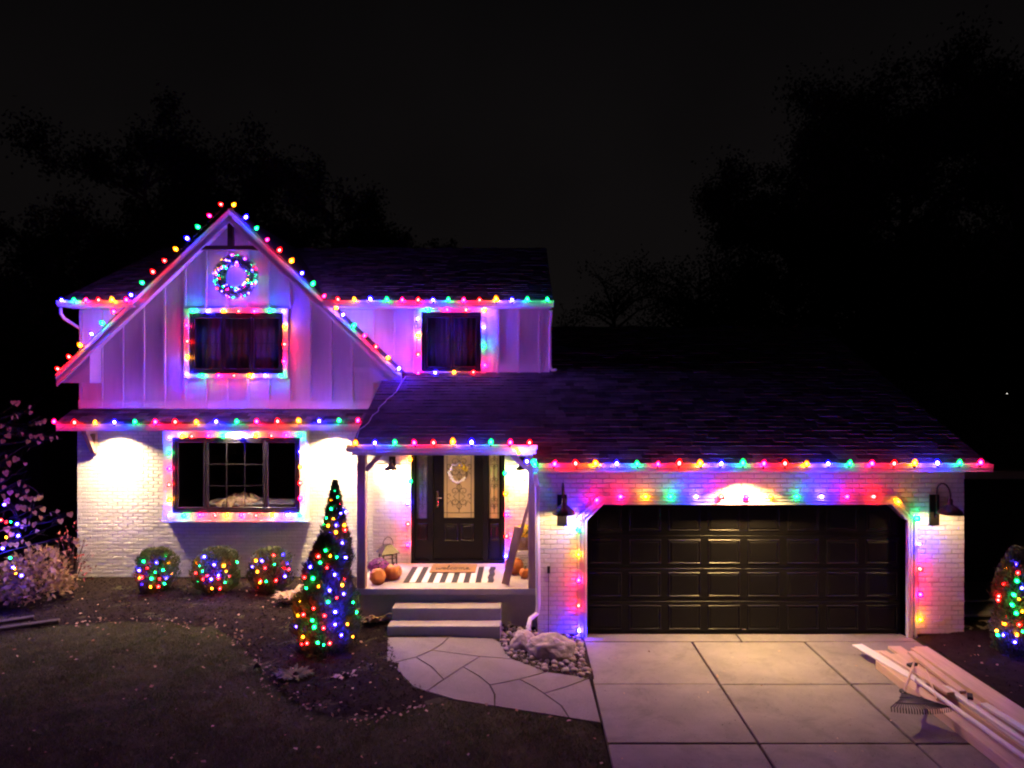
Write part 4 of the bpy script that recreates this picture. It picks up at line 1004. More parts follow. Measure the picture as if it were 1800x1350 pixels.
def surf_lights(s, ox, oy, sc_, cx, cy, z0, h, prof, push=.015):
    out = []
    for it in s.split():
        x, y, c = it.split(','); x = ox + float(x) / sc_; y = oy + float(y) / sc_; Y = cy
        for _ in range(8):
            p = P(x, y, Y); q = (p.z - z0) / h; r = prof(min(1, max(0, q))) if 0 <= q <= 1 else .03
            Y = cy - math.sqrt(max(.0, r*r - (p.x - cx)**2)) - push
        out.append((P(x, y, Y), c))
    return out
# tall column behind, cone in front
cA = (PX(589, 10.75), 10.75); zA = gz(*cA) + .02; hA = PZ(846, 10.75) - zA
pA = lambda t: .245 * (max(.0, min(1, (1.005 - t) / .42)) ** .85 if t > .58 else 1.0) * (1 - .10 * t)
evergreen('columnar_arborvitae', cA[0], cA[1], zA, hA, pA, 11000, 'tall slim evergreen column rising behind the cone-shaped shrub by the porch', 'shrub', M['ever'], (.06, .14), (.010, .018), 1.1, lump=.2, seed=3)
cB = (PX(573, 10.10), 10.10); zB = gz(*cB) + .02; hB = PZ(940, 10.10) - zB
pB = lambda t: .415 * (.84 + .16 * min(1, t / .15)) * (min(1, (1.03 - t) / .58) ** .72)
evergreen('conical_evergreen', cB[0], cB[1], zB, hB, pB, 15000, 'broad cone-shaped evergreen with coloured lights in front of the porch', 'shrub', M['ever'], (.05, .12), (.010, .020), .8, lump=.22, seed=5)
allm = '375,97,G 390,130,G 355,145,O 404,162,R 357,190,G 408,212,B 433,205,B 332,238,G 368,243,O 382,275,B 425,275,O 320,270,G 342,277,O 428,300,R 380,312,O 347,333,B 368,358,R 415,365,B'
lowm = '328,405,G 353,433,O 290,437,R 385,440,G 433,440,B 300,468,G 249,490,B 333,496,R 218,545,R 262,550,G 375,530,B 423,552,R 415,583,O 228,600,G 290,592,O 350,610,B 423,628,B 385,650,R 340,672,G 193,668,O 472,672,G 265,705,R 212,738,R 322,742,R 380,720,B 186,742,O 487,722,G 378,788,B 318,805,R 260,765,G 270,800,G 441,785,O 176,800,B 410,840,B 209,853,O 467,852,O 232,884,R 205,888,R 287,882,G 350,884,R 318,893,G'
mini_string('coloured mini lights wound up the tall slim evergreen', surf_lights(allm, 460, 830, 2.933, *cA, zA, hA, pA), .95)
mini_string('coloured mini lights wrapped over the broad cone-shaped evergreen', surf_lights(lowm, 460, 830, 2.933, *cB, zB, hB, pB), 1.0)
# round bushes
bl = [('553,955,G 622,965,B 680,920,G 690,962,O 528,1005,B 572,993,R 660,1005,G 716,1025,O 540,1045,R 598,1052,G 645,1052,R 682,1048,B 541,1087,B 636,1098,R 672,1080,G 594,1098,O 615,1018,G 530,1048,O', 274, 1005, .33, 'round bush nearest the house corner in the mulch bed'),
      ('895,930,B 950,975,B 857,965,O 868,980,G 885,1010,G 848,1020,R 912,1035,R 972,1035,B 1035,1040,R 1013,1075,G 1020,1010,O 885,1058,R 975,1052,R 858,1070,G 935,1055,B 938,1108,O 985,1108,R 1005,980,O 1040,968,R 1080,960,G', 380, 1003, .375, 'round bush under the middle of the front window, widest of three'),
      ('1222,952,B 1288,920,R 1293,972,G 1240,992,R 1367,965,B 1346,993,R 1197,1012,O 1168,985,B 1247,1068,G 1300,1063,R 1210,1075,O 1373,1000,R 1350,1040,B 1195,1105,R 1190,950,O 1212,1068,R 1340,915,B', 476, 1003, .345, 'round bush under the window edge towards the porch')]
for i, (s, xc, yc, r, lb) in enumerate(bl):
    Yb = 12.75; X = PX(xc, Yb); z0_ = gz(X, Yb) + .01; hb = PZ(966, Yb) - z0_ + .02
    pr = lambda t, r=r: r * math.sqrt(max(.01, 1 - ((t - .48) / .56) ** 2))
    evergreen('round_bush', X, Yb, z0_, hb, pr, 8000, lb, 'bush', M['box'], (.04, .09), (.010, .020), 1.0, 'round bushes under the front window', .26, 21 + i)
    mini_string('coloured mini lights netted over the ' + lb.split(' in ')[0].split(',')[0], surf_lights(s, 80, 690, 3.214, X, Yb, z0_, hb, pr), 1.0)
Yr = 10.1; Xr = PX(1790, Yr); zr = gz(Xr, Yr) + .02; hr = PZ(962, Yr) - zr
pr_ = lambda t: .30 * (.85 + .15 * min(1, t / .2)) * (min(1, (1.03 - t) / .3) ** .7 if t > .7 else 1) * (1 - .18 * t)
evergreen('side_arborvitae', Xr, Yr, zr, hr, pr_, 9000, 'slim evergreen with mini lights in the mulch beside the driveway', 'shrub', M['ever'], (.05, .09), (.014, .026), .9, None, .2, 31)
mini_string('coloured mini lights on the slim evergreen beside the driveway', surf_lights('430,648,B 368,672,O 400,712,O 438,750,G 362,768,R 410,828,G 330,840,R 325,862,R 450,858,O 408,890,G 430,940,G 382,962,R 362,1005,O 450,1010,R 316,1045,O 322,1070,G 358,1070,B 438,1070,O 420,1110,B 440,700,R 465,790,B 470,930,O 470,1050,G', 1660, 800, 3.375, Xr, Yr, zr, hr, pr_), 1.0)

# ================================================================== perennials and the redbud
def clump(name, X, Y, n, ln, wd, mt, label, cat, spread=1., lift=.8, seed=1, group=None, segs=3, z0=None):
    g = random.Random(seed); z0_ = gz(X, Y) + .02 if z0 is None else z0; b = MB()
    for i in range(n):
        a = g.uniform(0, 6.283); l = g.uniform(*ln); w_ = g.uniform(*wd); d = Vector((math.cos(a), math.sin(a), 0)); s = Vector((-d.y, d.x, 0)); bx_ = Vector((X, Y, z0_)) + d * g.uniform(0, .10 * spread)
        lf = lift * g.uniform(.5, 1.3); pts = []
        for k in range(segs + 1):
            t = k / segs; pts.append(bx_ + d * (l * spread * t * .8) + Vector((0, 0, l * lf * (t - .62 * t * t))) + s * (g.uniform(-.02, .02)))
        vs = []
        for k, p in enumerate(pts): ww = w_ * math.sin(math.pi * (.12 + .86 * k / segs)) * .5; tw = Vector((0, 0, g.uniform(-.3, .3) * ww)); vs += [p + s * ww + tw, p - s * ww - tw]
        b.add(vs, [(2*k, 2*k+1, 2*k+3, 2*k+2) for k in range(segs)])
    t = empty(name, (X, Y, z0_), label, cat, group); b.build('leaves', mt, t, smooth=True)
    c = MB(); c.lathe([(.05, z0_ - .03), (.04, z0_ + .02), (.012, z0_ + .05)], 8, Matrix.Translation((X, Y, 0))); c.build('crown', M['soil'], t); return t
p = G(507, 1062); clump('withered_hosta', p.x, p.y + .05, 80, (.16, .36), (.05, .10), M['tan'], 'withered tan hosta clump in the mulch left of the cone-shaped evergreen', 'plant', .9, 1.3, 3)
p = G(655, 1098); clump('withered_hosta', p.x, p.y + .1, 70, (.14, .38), (.03, .07), M['tan'], 'withered tan hosta clump beside the porch steps', 'plant', 1., .9, 4)
p = G(612, 1098); clump('withered_hosta', p.x, p.y + .4, 30, (.12, .26), (.03, .06), M['tan'], 'small withered clump tucked behind the cone-shaped evergreen', 'plant', 1., .8, 8)
p = G(520, 1190); clump('low_green_plant', p.x, p.y, 150, (.08, .17), (.02, .04), M['leafdark'], 'low dark green plant on the mulch in front of the cone-shaped evergreen', 'plant', 1.3, .7, 5)
p = G(452, 1175); clump('straw_tuft', p.x, p.y, 60, (.08, .2), (.006, .014), M['grass'], 'dry straw tuft at the edge of the lawn', 'plant', 1.4, .5, 6)
p = G(607, 1192); clump('withered_sprig', p.x, p.y, 14, (.08, .16), (.03, .05), M['tan'], 'single withered sprig on the mulch before the evergreens', 'plant', 1., .5, 9)
# dried leafy shrub and red-leaved shrub at the left house corner
def leafy(name, X, Y, z0_, rx, rzz, n, ll, lw, mt, label, seed):
    g = np.random.default_rng(seed); t = empty(name, (X, Y, z0_), label, 'shrub'); u = unit(g.normal(size=(n, 3))); u[:, 2] = np.abs(u[:, 2]) * 1.3 - .25; rad = g.uniform(.55, 1.02, n)[:, None]
    C = np.column_stack([u[:, 0] * rx, u[:, 1] * rx, u[:, 2] * rzz + rzz * .45]) * np.column_stack([rad, rad, rad]); C[:, 2] = np.maximum(C[:, 2], .02)
    D = u + g.normal(0, .8, (n, 3)); V, Fc = cards(C, D, g.uniform(*ll, n), g.uniform(*lw, n)); mesh_obj('leaves', np_mesh('leaves', V, Fc, mt), t)
    b = MB(); rd = random.Random(seed)
    for i in range(16):
        a = rd.uniform(0, 6.28); e = Vector((math.cos(a) * rx * .8, math.sin(a) * rx * .8, rzz * rd.uniform(.6, 1.3))); o = Vector((X, Y, z0_))
        b.tube([o + Vector((0, 0, -.03)), o + e * .5 + Vector((0, 0, .12)), o + e], [.008, .006, .003], 5)
    b.build('stems', M['bark'], t); return t
X, Y = PX(62, 12.2), 12.2; leafy('dried_hydrangea', X, Y, gz(X, Y) + .02, .62, .62, 900, (.08, .16), (.04, .09), mat('dusty_leaf', (.40,.29,.15), .8, .4, 5, island=.45, trans=.35, col2=(.30,.17,.10), spec=.15), 'pale dried leafy shrub under the bare redbud branches', 41)
X, Y = PX(128, 12.9), 12.9; leafy('red_shrub', X, Y, gz(X, Y) + .02, .36, .85, 170, (.05, .09), (.02, .035), M['redleaf'], 'sparse red-leaved shrub against the brick house corner', 42)
hs = MB(); hp = [(0, -.06), (.035, -.02), (.055, .02), (.05, .05), (.025, .062), (0, .045), (-.025, .062), (-.05, .05), (-.055, .02), (-.035, -.02)]
hs.add([(0, .008, .01)] + [(a, .0 + abs(a) * .25, c) for a, c in hp], [(0, 1 + i, 1 + (i + 1) % 10) for i in range(10)]); HEART = hs.mesh('leaf', M['heart'])
Yt = 11.5; Xt = PX(-70, Yt); rb = empty('redbud_tree', (Xt, Yt, gz(Xt, Yt)), 'nearly bare redbud with a few heart-shaped leaves beside the house', 'tree')
b = MB(); b.tube([(Xt, Yt, .0), (Xt + .03, Yt, .8), (Xt - .03, Yt, 1.7), (Xt + .02, Yt + .05, 2.8), (Xt - .1, Yt, 3.9)], [.10, .085, .07, .05, .025], 10); b.build('trunk', M['bark'], rb, smooth=True)
hl = '75,95 100,100 175,122 180,155 70,185 98,178 55,255 50,293 130,280 15,325 165,328 215,218 238,215 262,207 186,297 212,298 238,290 250,308 228,333 303,312 336,303 35,415 90,433 150,460 33,515 52,460 8,555 20,600 110,575 145,590 160,620 100,645 60,630 45,680 20,655 130,665 150,655 180,668 210,668 233,660 110,718 140,725 172,728 95,720 207,750 258,730 300,757 340,740 240,780 360,800 418,760 200,820 145,800 170,810 130,830 218,858 65,878 40,850 95,940 60,940 25,935 130,920 165,935 180,1135 310,1090 450,920 460,945 380,985 335,1000 8,235 30,700'
lp_ = []
for it in hl.split():
    a, c = map(float, it.split(',')); p = P(a / 3.375, 680 + c / 3.375, Yt + random.uniform(-.45, .45)); lp_.append(p)
    inst('leaf', HEART, rb, p, Euler((random.uniform(-.5, .5), random.uniform(-.6, .6), random.uniform(-.7, .7))), random.uniform(.55, .98))
b = MB(); rd = random.Random(3); ends = [P(a, c, Yt + rd.uniform(-.3, .3)) for a, c in [(112,771),(100,772),(78,742),(52,717),(30,708),(55,726),(45,818),(28,806),(70,888),(105,905),(126,905),(108,919),(62,935),(55,840),(10,790),(70,870),(120,941),(75,775),(40,760),(62,748)]]
for e in ends:
    z_ = min(3.2, max(.7, e.z + rd.uniform(-.9, -.1))); s = Vector((Xt, Yt, z_)); m1 = s.lerp(e, .4) + Vector((0, rd.uniform(-.1, .1), rd.uniform(0, .16))); m2 = s.lerp(e, .75) + Vector((0, 0, rd.uniform(.0, .12)))
    b.tube([s, m1, m2, e], [.016, .010, .006, .003], 6)
    for k in range(3):
        q = m1.lerp(e, rd.uniform(.1, .9)); b.tube([q, q + Vector((rd.uniform(.05, .35), rd.uniform(-.2, .2), rd.uniform(-.1, .25)))], [.004, .002], 4)
for p in lp_:
    e = min(ends, key=lambda e: (e - p).length); b.tube([p + Vector((0, .004, .05)), p.lerp(e, .35) + Vector((-.05, .02, .03)), p.lerp(e, .7) + Vector((-.1, .0, -.02))], [.0022, .003, .0035], 4)
b.build('branches', M['bark'], rb)
mini_string('coloured mini lights strewn through the redbud branches and dried shrub', [(P(float(a) / 3.375, 680 + float(c) / 3.375, 11.5), k) for a, c, k in (s.split(',') for s in '5,790,R 35,803,R 58,803,G 95,815,B 38,893,O 100,885,B 62,1015,G 78,1070,B 127,1120,B 88,1110,O 85,1080,O 10,960,B 20,700,B'.split())], 1.0)
# timber edging at the left
for i, (a, c, r_) in enumerate([((-40, 1112), (105, 1092), .06), ((-40, 1101), (60, 1086), .055)]):
    s, e = G(*a, .03), G(*c, .03); b = MB(); b.bar(s, e, .12, .07, ch=.012); tag(b.build('garden_timber', M['log'], None, tuple(s)), ['weathered timber lying along the edge of the lawn', 'weathered shorter timber behind the first on the mulch'][i], 'timber', 'timbers edging the bed')
fl_ = MB()
for (a, c) in [((40,1090),(95,1084)), ((92,1098),(112,1088)), ((128,1092),(150,1090))]: pass

# ================================================================== stones
import bmesh
def stone_mesh(name, seed, sx_, sy_, sz_, sub=2, rough=.25, mt='rock', fac=1.2):
    bm = bmesh.new(); bmesh.ops.create_icosphere(bm, subdivisions=sub, radius=1)
    for v in bm.verts:
        d = 1 + rough * noise.noise(v.co * fac + Vector((seed * 7.3, seed, 2))) + rough * .4 * noise.noise(v.co * fac * 2.7 + Vector((seed, 1, 5)))
        v.co = Vector((v.co.x * sx_, v.co.y * sy_, v.co.z * sz_)) * d
    me = bpy.data.meshes.new(name); bm.to_mesh(me); bm.free(); me.materials.append(M[mt])
    return me
RM = [stone_mesh('river_stone', i + 1, 1, random.uniform(.65, .9), random.uniform(.5, .7), 2, .18) for i in range(6)]
for me in RM: me.polygons.foreach_set('use_smooth', [True] * len(me.polygons))
pos = []; tries = 0
while len(pos) < 150 and tries < 9000:
    tries += 1; q = sample_in(rock_poly, 1)[0]
    r = random.uniform(.028, .065)
    if q[1] > YG - .06 and q[0] > .1 or q[0] > .87: continue
    if all((q[0]-a)**2 + (q[1]-c)**2 > (.82*(r+e))**2 for a, c, e in pos): pos.append((q[0], q[1], r))
for (x, y, r) in pos:
    o = link(bpy.data.objects.new('river_stone', random.choice(RM))); o.location = (x, y, gz(x, y) + .01 + r * .42); o.scale = (r, r, r); o.rotation_euler = (random.uniform(-.25, .25), random.uniform(-.25, .25), random.uniform(0, 6.28)); ORG[o.name] = o.location.copy()
    tag(o, 'rounded river stone in the bed between walkway and garage', 'stone', 'river stones by the walkway')
def pebbles():
    n = 700; q = sample_in(rock_poly, n); b = MB()
    for x, y in q:
        if x > .88: continue
        r = random.uniform(.008, .022); z = gz(x, y) + .016 + r * .3
        b.add([(x-r,y,z),(x,y-r*.8,z),(x+r,y,z),(x,y+r*.8,z),(x,y,z+r*.7),(x,y,z-r*.5)], [(0,1,4),(1,2,4),(2,3,4),(3,0,4),(1,0,5),(2,1,5),(3,2,5),(0,3,5)])
    return tag(stuff(b.build('pebbles', M['rock'], smooth=True)), 'small pebbles filling the bed between walkway and garage', 'pebbles')
pebbles()
p = G(918, 1141); o = mesh_obj('boulder', stone_mesh('boulder', 3, .17, .14, .16, 4, .26, 'boulder', 1.1), None, (p.x, p.y, p.z + .10)); tag(o, 'smaller squarish pale boulder at the end of the downspout', 'boulder')
p = G(968, 1156); o = mesh_obj('boulder', stone_mesh('boulder', 12, .33, .20, .20, 4, .28, 'boulder', 1.2), None, (p.x, p.y, p.z + .12)); tag(o, 'large low pinkish boulder between the walkway and garage corner', 'boulder')
b = MB(); b.tube([P(964, 1112, 10.90), P(964.5, 1000, 10.915)], .006, 6); b.box(PX(962, 10.9), PX(967, 10.9), 10.90, 10.93, PZ(1008, 10.9), PZ(996, 10.9)); tag(b.build('garden_stake', M['plastic'], None, tuple(P(964, 1112, 10.90))), 'thin black stake leaning on the painted garage pier', 'stake')

# ================================================================== things on the porch
b = MB(); rw0, rw1, ry0, ry1 = -1.95, -.49, 11.50, 12.48; ns = 15; sw_ = (rw1 - rw0) / ns
rug = empty('striped_rug', ((rw0+rw1)/2, 12, PF), 'black and white striped rug in front of the door', 'rug')
for i in range(ns):
    s = MB(); m = 8; vs = []
    for k in range(m + 1):
        y = ry0 + (ry1 - ry0) * k / m; z = PF + .006 + (.012 * math.sin(k * 1.1) ** 2 if i > 12 else .001 * math.sin(k + i))
        dx_ = .012 * math.sin(k * 1.9) if i > 12 else 0
        vs += [(rw0 + i * sw_ + (dx_ if i > 13 else 0), y, z), (rw0 + (i+1) * sw_ + dx_, y, z)]
    nb = len(vs); vs += [(x, y, PF + .0015) for x, y, z in vs]
    fs = [(2*k, 2*k+1, 2*k+3, 2*k+2) for k in range(m)] + [(0, 1, nb+1, nb), (2*m, 2*m+1, nb+2*m+1, nb+2*m)] + [(2*k, 2*k+2, nb+2*k+2, nb+2*k) for k in range(m)] + [(2*k+1, 2*k+3, nb+2*k+3, nb+2*k+1) for k in range(m)]
    s.add(vs, fs); s.build('stripe', M['rugb'] if i % 2 == 0 else M['rugw'], rug)
mx_, my_ = (-1.60, -.82), (12.07, 12.60)
dm = MB(); dm.box(mx_[0], mx_[1], my_[0], my_[1], PF + .0085, PF + .028, None, .004); dm = tag(dm.build('doormat', M['coir'], None, (-1.21, 12.3, PF)), 'tan coir doormat with the word welcome lying on the rug', 'doormat')
wl = [(0,1),(.1,.2),(.3,0),(.5,.6),(.55,.1),(.8,0),(1,1),(1.1,.6),(1.25,.45),(1.6,.6),(1.55,.95),(1.3,.9),(1.25,.3),(1.5,0),(1.8,.3),(2.1,1.2),(2.18,1.9),(2.05,2.0),(1.98,1.0),(2.02,.2),(2.2,0),(2.5,.5),(2.9,.85),(2.7,1),(2.5,.6),(2.6,.1),(2.85,0),(3.1,.3),(3.3,.9),(3.15,.5),(3.3,0),(3.6,.2),(3.6,.8),(3.35,.95),(3.6,.85),(3.9,.95),(4.0,.9),(4.05,0),(4.1,.7),(4.3,1),(4.4,.6),(4.42,0),(4.46,.6),(4.7,1),(4.8,.6),(4.82,.1),(5,0),(5.2,.35),(5.6,.6),(5.55,.95),(5.3,.9),(5.25,.3),(5.5,0),(6.1,.3)]
cr = []
for i in range(len(wl) - 1):
    p0, p1, p2, p3 = [Vector(wl[max(0, min(len(wl)-1, j))]) for j in (i-1, i, i+1, i+2)]
    for k in range(4):
        t = k / 4; cr.append(.5 * ((2*p1) + (p2-p0)*t + (2*p0-5*p1+4*p2-p3)*t*t + (3*p1-p0-3*p2+p3)*t**3))
s_ = (mx_[1] - mx_[0]) * .78 / 6.1
b = MB(); b.tube([(mx_[0] + .09 + p.x * s_, my_[0] + .15 + p.y * s_ * 1.25, PF + .0285) for p in cr], .008, 5); b.build('lettering', M['ink'], dm)

def pumpkin(X, Y, Z, r, sq, label, tilt=(0,0,0), carved=False, stem=True, ribs=9):
    Mx = Matrix.Translation((X, Y, Z + r * sq * .97)) @ Euler(tilt).to_matrix().to_4x4(); prof = []
    for i in range(15):
        a = -math.pi/2 + math.pi * i / 14; prof.append((max(.004, r * math.cos(a) ** .8 if math.cos(a) > 0 else .004), r * sq * (math.sin(a) - (.18 * max(0, math.sin(a)) ** 8) + (.1 * max(0, -math.sin(a)) ** 8))))
    t = empty('pumpkin', (X, Y, Z), label, 'pumpkin', 'pumpkins on the porch')
    b = MB(); b.lathe(prof, 54, Mx, lambda a, z: 1 - .055 * abs(math.cos(ribs * a / 2)) ** 3); b.build('body', M['pumpkin'], t, smooth=True)
    if stem: b = MB(); b.tube([Mx @ Vector((0, 0, r * sq * .72)), Mx @ Vector((.004, 0, r * sq * .95)), Mx @ Vector((.022, .0, r * sq * 1.22))], [.024, .016, .013], 8); b.build('stem', M['stem'], t)
    if carved:
        for (a, zz, w_, h_) in carved:
            pts = []; n = 10
            for k in range(n):
                u = 2 * math.pi * k / n; aa = a + w_ * math.cos(u) / r; z2 = zz + h_ * math.sin(u) * (1.3 if k % 2 else .8); 
                rr = r * math.sqrt(max(.05, 1 - (z2 / (r * sq)) ** 2)) ** .8 * 1.006
                pts.append(Mx @ Vector((rr * math.cos(aa), rr * math.sin(aa), z2)))
            b = MB(); c = sum(pts, Vector()) / n; b.add([c] + pts, [(0, 1 + i, 1 + (i+1) % n) for i in range(n)]); b.build('carved_hole', M['flesh'], t)
    return t
Yc = 11.45; pumpkin(PX(664, Yc), Yc, PF, .135, .88, 'carved pumpkin tipped on its side by the porch post', (1.1, .5, .3), [(-1.6, .03, .03, .022), (-.9, .03, .03, .022), (-1.2, -.05, .055, .016)], False)
Yc = 11.68; pumpkin(PX(691, Yc), Yc, PF, .145, .92, 'upright carved pumpkin beside the metal lantern', (0, 0, 0), [(-.6, .01, .03, .05), (-.2, .0, .02, .04)], True)
Yc = 12.05; pumpkin(PX(903, Yc), Yc, PF, .165, .86, 'larger orange pumpkin behind the leaning boards', (0, 0, .4))
Yc = 11.75; pumpkin(PX(922, Yc), Yc, PF, .088, 1.05, 'small orange pumpkin in front of the white crate', (0, .05, 0), False, True, 8)
def mum(cx, cy, z0_, r, hh, n, mt, t, seed):
    g = np.random.default_rng(seed); u = unit(g.normal(size=(n, 3))); u[:, 2] = np.abs(u[:, 2]); b = MB()
    for d in u:
        d = Vector(d); c = Vector((cx + d.x * r, cy + d.y * r, z0_ + d.z * hh)) * 1.0; q = d.to_track_quat('Z', 'Y').to_matrix(); f = g.uniform(.016, .026)
        vs = [c + d * .004]; m = 10
        for k in range(m): a = 2 * math.pi * k / m; rr = f * (1 if k % 2 else .62); vs.append(c + q @ Vector((rr * math.cos(a), rr * math.sin(a), g.uniform(.002, .014))))
        b.add(vs, [(0, 1 + k, 1 + (k + 1) % m) for k in range(m)])
    b.build('blossoms', mt, t)
    n2 = 260; C = unit(g.normal(size=(n2, 3))); C[:, 2] = np.abs(C[:, 2]) - .12; P3 = C * np.array([r * .96, r * .96, hh * .9]); V, Fc = cards(P3 + np.array([cx, cy, z0_]) - np.array(ORG[t.name]), C + g.normal(0, .5, (n2, 3)), .05, .025)
    mesh_obj('leaves', np_mesh('leaves', V, Fc, M['leafdark']), t)
    b = MB(); b.lathe([(r * .6, z0_ - .03), (r * .85, z0_ + hh * .25), (r * .7, z0_ + hh * .7), (r * .3, z0_ + hh * .88)], 14, Matrix.Translation((cx, cy, 0))); b.build('stems', M['leafdark'], t)
Yc = 11.72; X = PX(665, Yc); t = empty('flower_pot', (X, Yc, PF), 'purple chrysanthemum in a cream pot by the porch post', 'flowers')
b = MB(); b.lathe([(.10, PF + .001), (.135, PF + .15), (.145, PF + .16), (.145, PF + .185), (.125, PF + .185)], 24, Matrix.Translation((X, Yc, 0))); b.build('pot', M['pot'], t, smooth=False)
mum(X, Yc, PF + .20, .165, .135, 260, M['mum_p'], t, 5)
# metal floor lantern
Yc = 12.15; X = PX(682, Yc); t = empty('floor_lantern', (X, Yc, PF), 'square dark metal floor lantern behind the pumpkins', 'lantern')
Mz = Matrix.Translation((X, Yc, PF)) @ Matrix.Rotation(.5, 4, 'Z'); a = .125; b = MB(); b.box(-a, a, -a, a, .001, .03, Mz, .005)
for sx_ in (-1, 1):
    for sy_ in (-1, 1): b.box(sx_ * a - (.022 if sx_ > 0 else 0), sx_ * a + (.022 if sx_ < 0 else 0), sy_ * a - (.022 if sy_ > 0 else 0), sy_ * a + (.022 if sy_ < 0 else 0), .03, .32, Mz)
b.box(-a, a, -a, a, .32, .335, Mz)
for s in (-1, 1):
    b.box(-a + .02, a - .02, s * (a - .006) - .004, s * (a - .006) + .004, .25, .262, Mz); b.box(s * (a - .006) - .004, s * (a - .006) + .004, -a + .02, a - .02, .25, .262, Mz)
b.build('frame', M['bronze'], t)
b = MB(); b.lathe([(.225, .335), (.225, .345), (.165, .40), (.10, .46), (.085, .475), (.02, .48)], 4, Mz @ Matrix.Rotation(math.pi/4, 4, 'Z')); b.build('roof', M['bronze'], t)
b = MB(); b.tube([Mz @ Vector(( .09 * math.cos(i * math.pi / 8), 0, .47 + .13 * math.sin(i * math.pi / 8))) for i in range(9)], .006, 6); b.build('handle', M['bronze'], t)
b = MB(); b.lathe([(.035, .031), (.035, .13), (.01, .135)], 14, Mz); b.build('candle', M['cotton'], t)
# white crate, basket of yellow mums
Yc = 12.30; X = PX(920, Yc); b = MB(); cw = .17; ct = PF + .36
b.box(X - cw, .19, Yc - .16, Yc + .16, PF + .001, ct, None, .006); cr_ = tag(b.build('white_crate', M['cratew'], None, (X, Yc, PF)), 'white painted crate carrying the basket of yellow flowers', 'crate')
b = MB()
for i, (z, a0, a1) in enumerate([(.29, -.10, .06), (.25, -.06, .08), (.21, -.09, .02), (.15, -.11, .07), (.11, -.05, .09)]): b.tube([(X + a0 + (a1 - a0) * k / 14, Yc - .163, PF + z + .008 * math.sin(k * 2.1 + i)) for k in range(15)], .0035, 4)
b.build('lettering', M['ink'], cr_)
t = empty('flower_basket', (X + .01, Yc, ct), 'wicker basket of yellow chrysanthemums on the white crate', 'flowers'); b = MB(); Xb = X + .01
rb_ = lambda z: .115 + .045 * z / .22
for k in range(14): z = ct + .008 + .016 * k; b.tube([(Xb + (rb_(z - ct) + .005 * (1 if (i + k) % 2 else -1)) * math.cos(i * math.pi / 12), Yc + (rb_(z - ct) + .005 * (1 if (i + k) % 2 else -1)) * math.sin(i * math.pi / 12), z) for i in range(25)], .0065, 5)
for i in range(24): a = i * math.pi / 12; b.tube([(Xb + .115 * math.cos(a), Yc + .115 * math.sin(a), ct + .002), (Xb + .16 * math.cos(a), Yc + .16 * math.sin(a), ct + .23)], .004, 5)
b.build('basket', M['wicker'], t); mum(Xb, Yc, ct + .25, .175, .17, 300, M['mum_y'], t, 8)
# boards leaning on the post
def lean(a, c, w_, d_, label, up=(0, -1, .2)):
    b = MB(); b.bar(a, c, w_, d_, up=up, ch=.004); return tag(b.build('leaning_board', M['cedar'], None, tuple(a)), label, 'board', 'boards leaning at the porch post')
lean((PX(888, 11.32), 11.32, PF + .03), (PX(911, 11.36), 11.36, PZ(926, 11.36)), .12, .07, 'thick short timber leaning beside the right porch post')
lean((PX(892, 11.44), 11.44, PF + .02), (PX(934, 11.36), 11.36, PZ(868, 11.36)), .05, .04, 'thin long board leaning against the right porch post')
# wreath on the front door
wc = Vector((PX(806, DF - .05), DF - .05, PZ(831, DF - .05))); dw = empty('door_wreath', tuple(wc), 'twig wreath with white cotton and yellow flowers on the front door', 'wreath')
b = MB()
for k in range(7):
    ph = k; b.tube([(wc.x + (.155 + .014 * math.sin(5 * a + ph)) * math.cos(a), wc.y + .008 * math.cos(7 * a + ph), wc.z + (.155 + .014 * math.sin(5 * a + ph)) * math.sin(a)) for a in [2 * math.pi * i / 40 for i in range(41)]], .005, 4)
b.build('ring', M['twig'], dw)
b = MB()
for i in range(34):
    a = math.pi * (.30 + 1.55 * i / 34) + random.uniform(-.05, .05); c = (wc.x + (.155 + random.uniform(-.02, .02)) * math.cos(a), wc.y - .02, wc.z + (.155 + random.uniform(-.02, .02)) * math.sin(a)); b.lathe([(.004, -.020), (.022, -.008), (.024, .006), (.010, .018)], 7, Matrix.Translation(c))
b.build('cotton_bolls', M['cotton'], dw, smooth=True)
b = MB()
for (ox, oz, r_) in [(.055, .13, .06), (.135, .075, .05), (.10, .105, .045)]:
    for i in range(16):
        a = random.uniform(0, 6.28); q = r_ * math.sqrt(random.random()); b.lathe([(.002, -.012), (.016, -.004), (.014, .006), (.004, .010)], 6, Matrix.Translation((wc.x + ox + q * math.cos(a), wc.y - .035 + .3 * (q - r_) * .2, wc.z + oz + q * math.sin(a))))
b.build('yellow_flowers', M['mum_y'], dw)
# big lit wreath under the gable
wc = Vector((PX(414, Y2 - .12), Y2 - .12, PZ(486, Y2 - .12))); gwr = empty('gable_wreath', tuple(wc), 'large evergreen wreath covered in mini lights under the gable', 'wreath')
n = 7500; a = rng.uniform(0, 2*np.pi, n); ph = rng.uniform(0, 2*np.pi, n); rr = .105 * np.sqrt(rng.uniform(.1, 1.2, n)); ex = np.cos(ph) * rr
Cc = np.column_stack([(.315 + ex) * np.cos(a), np.sin(ph) * rr, (.315 + ex) * np.sin(a)])
Dd = np.column_stack([np.cos(a) * np.cos(ph) - .6 * np.sin(a), np.sin(ph), np.sin(a) * np.cos(ph) + .6 * np.cos(a)]) + rng.normal(0, .5, (n, 3))
V, Fc = cards(Cc, Dd, rng.uniform(.04, .075, n), rng.uniform(.004, .009, n)); mesh_obj('needles', np_mesh('needles', V, Fc, M['ever']), gwr)
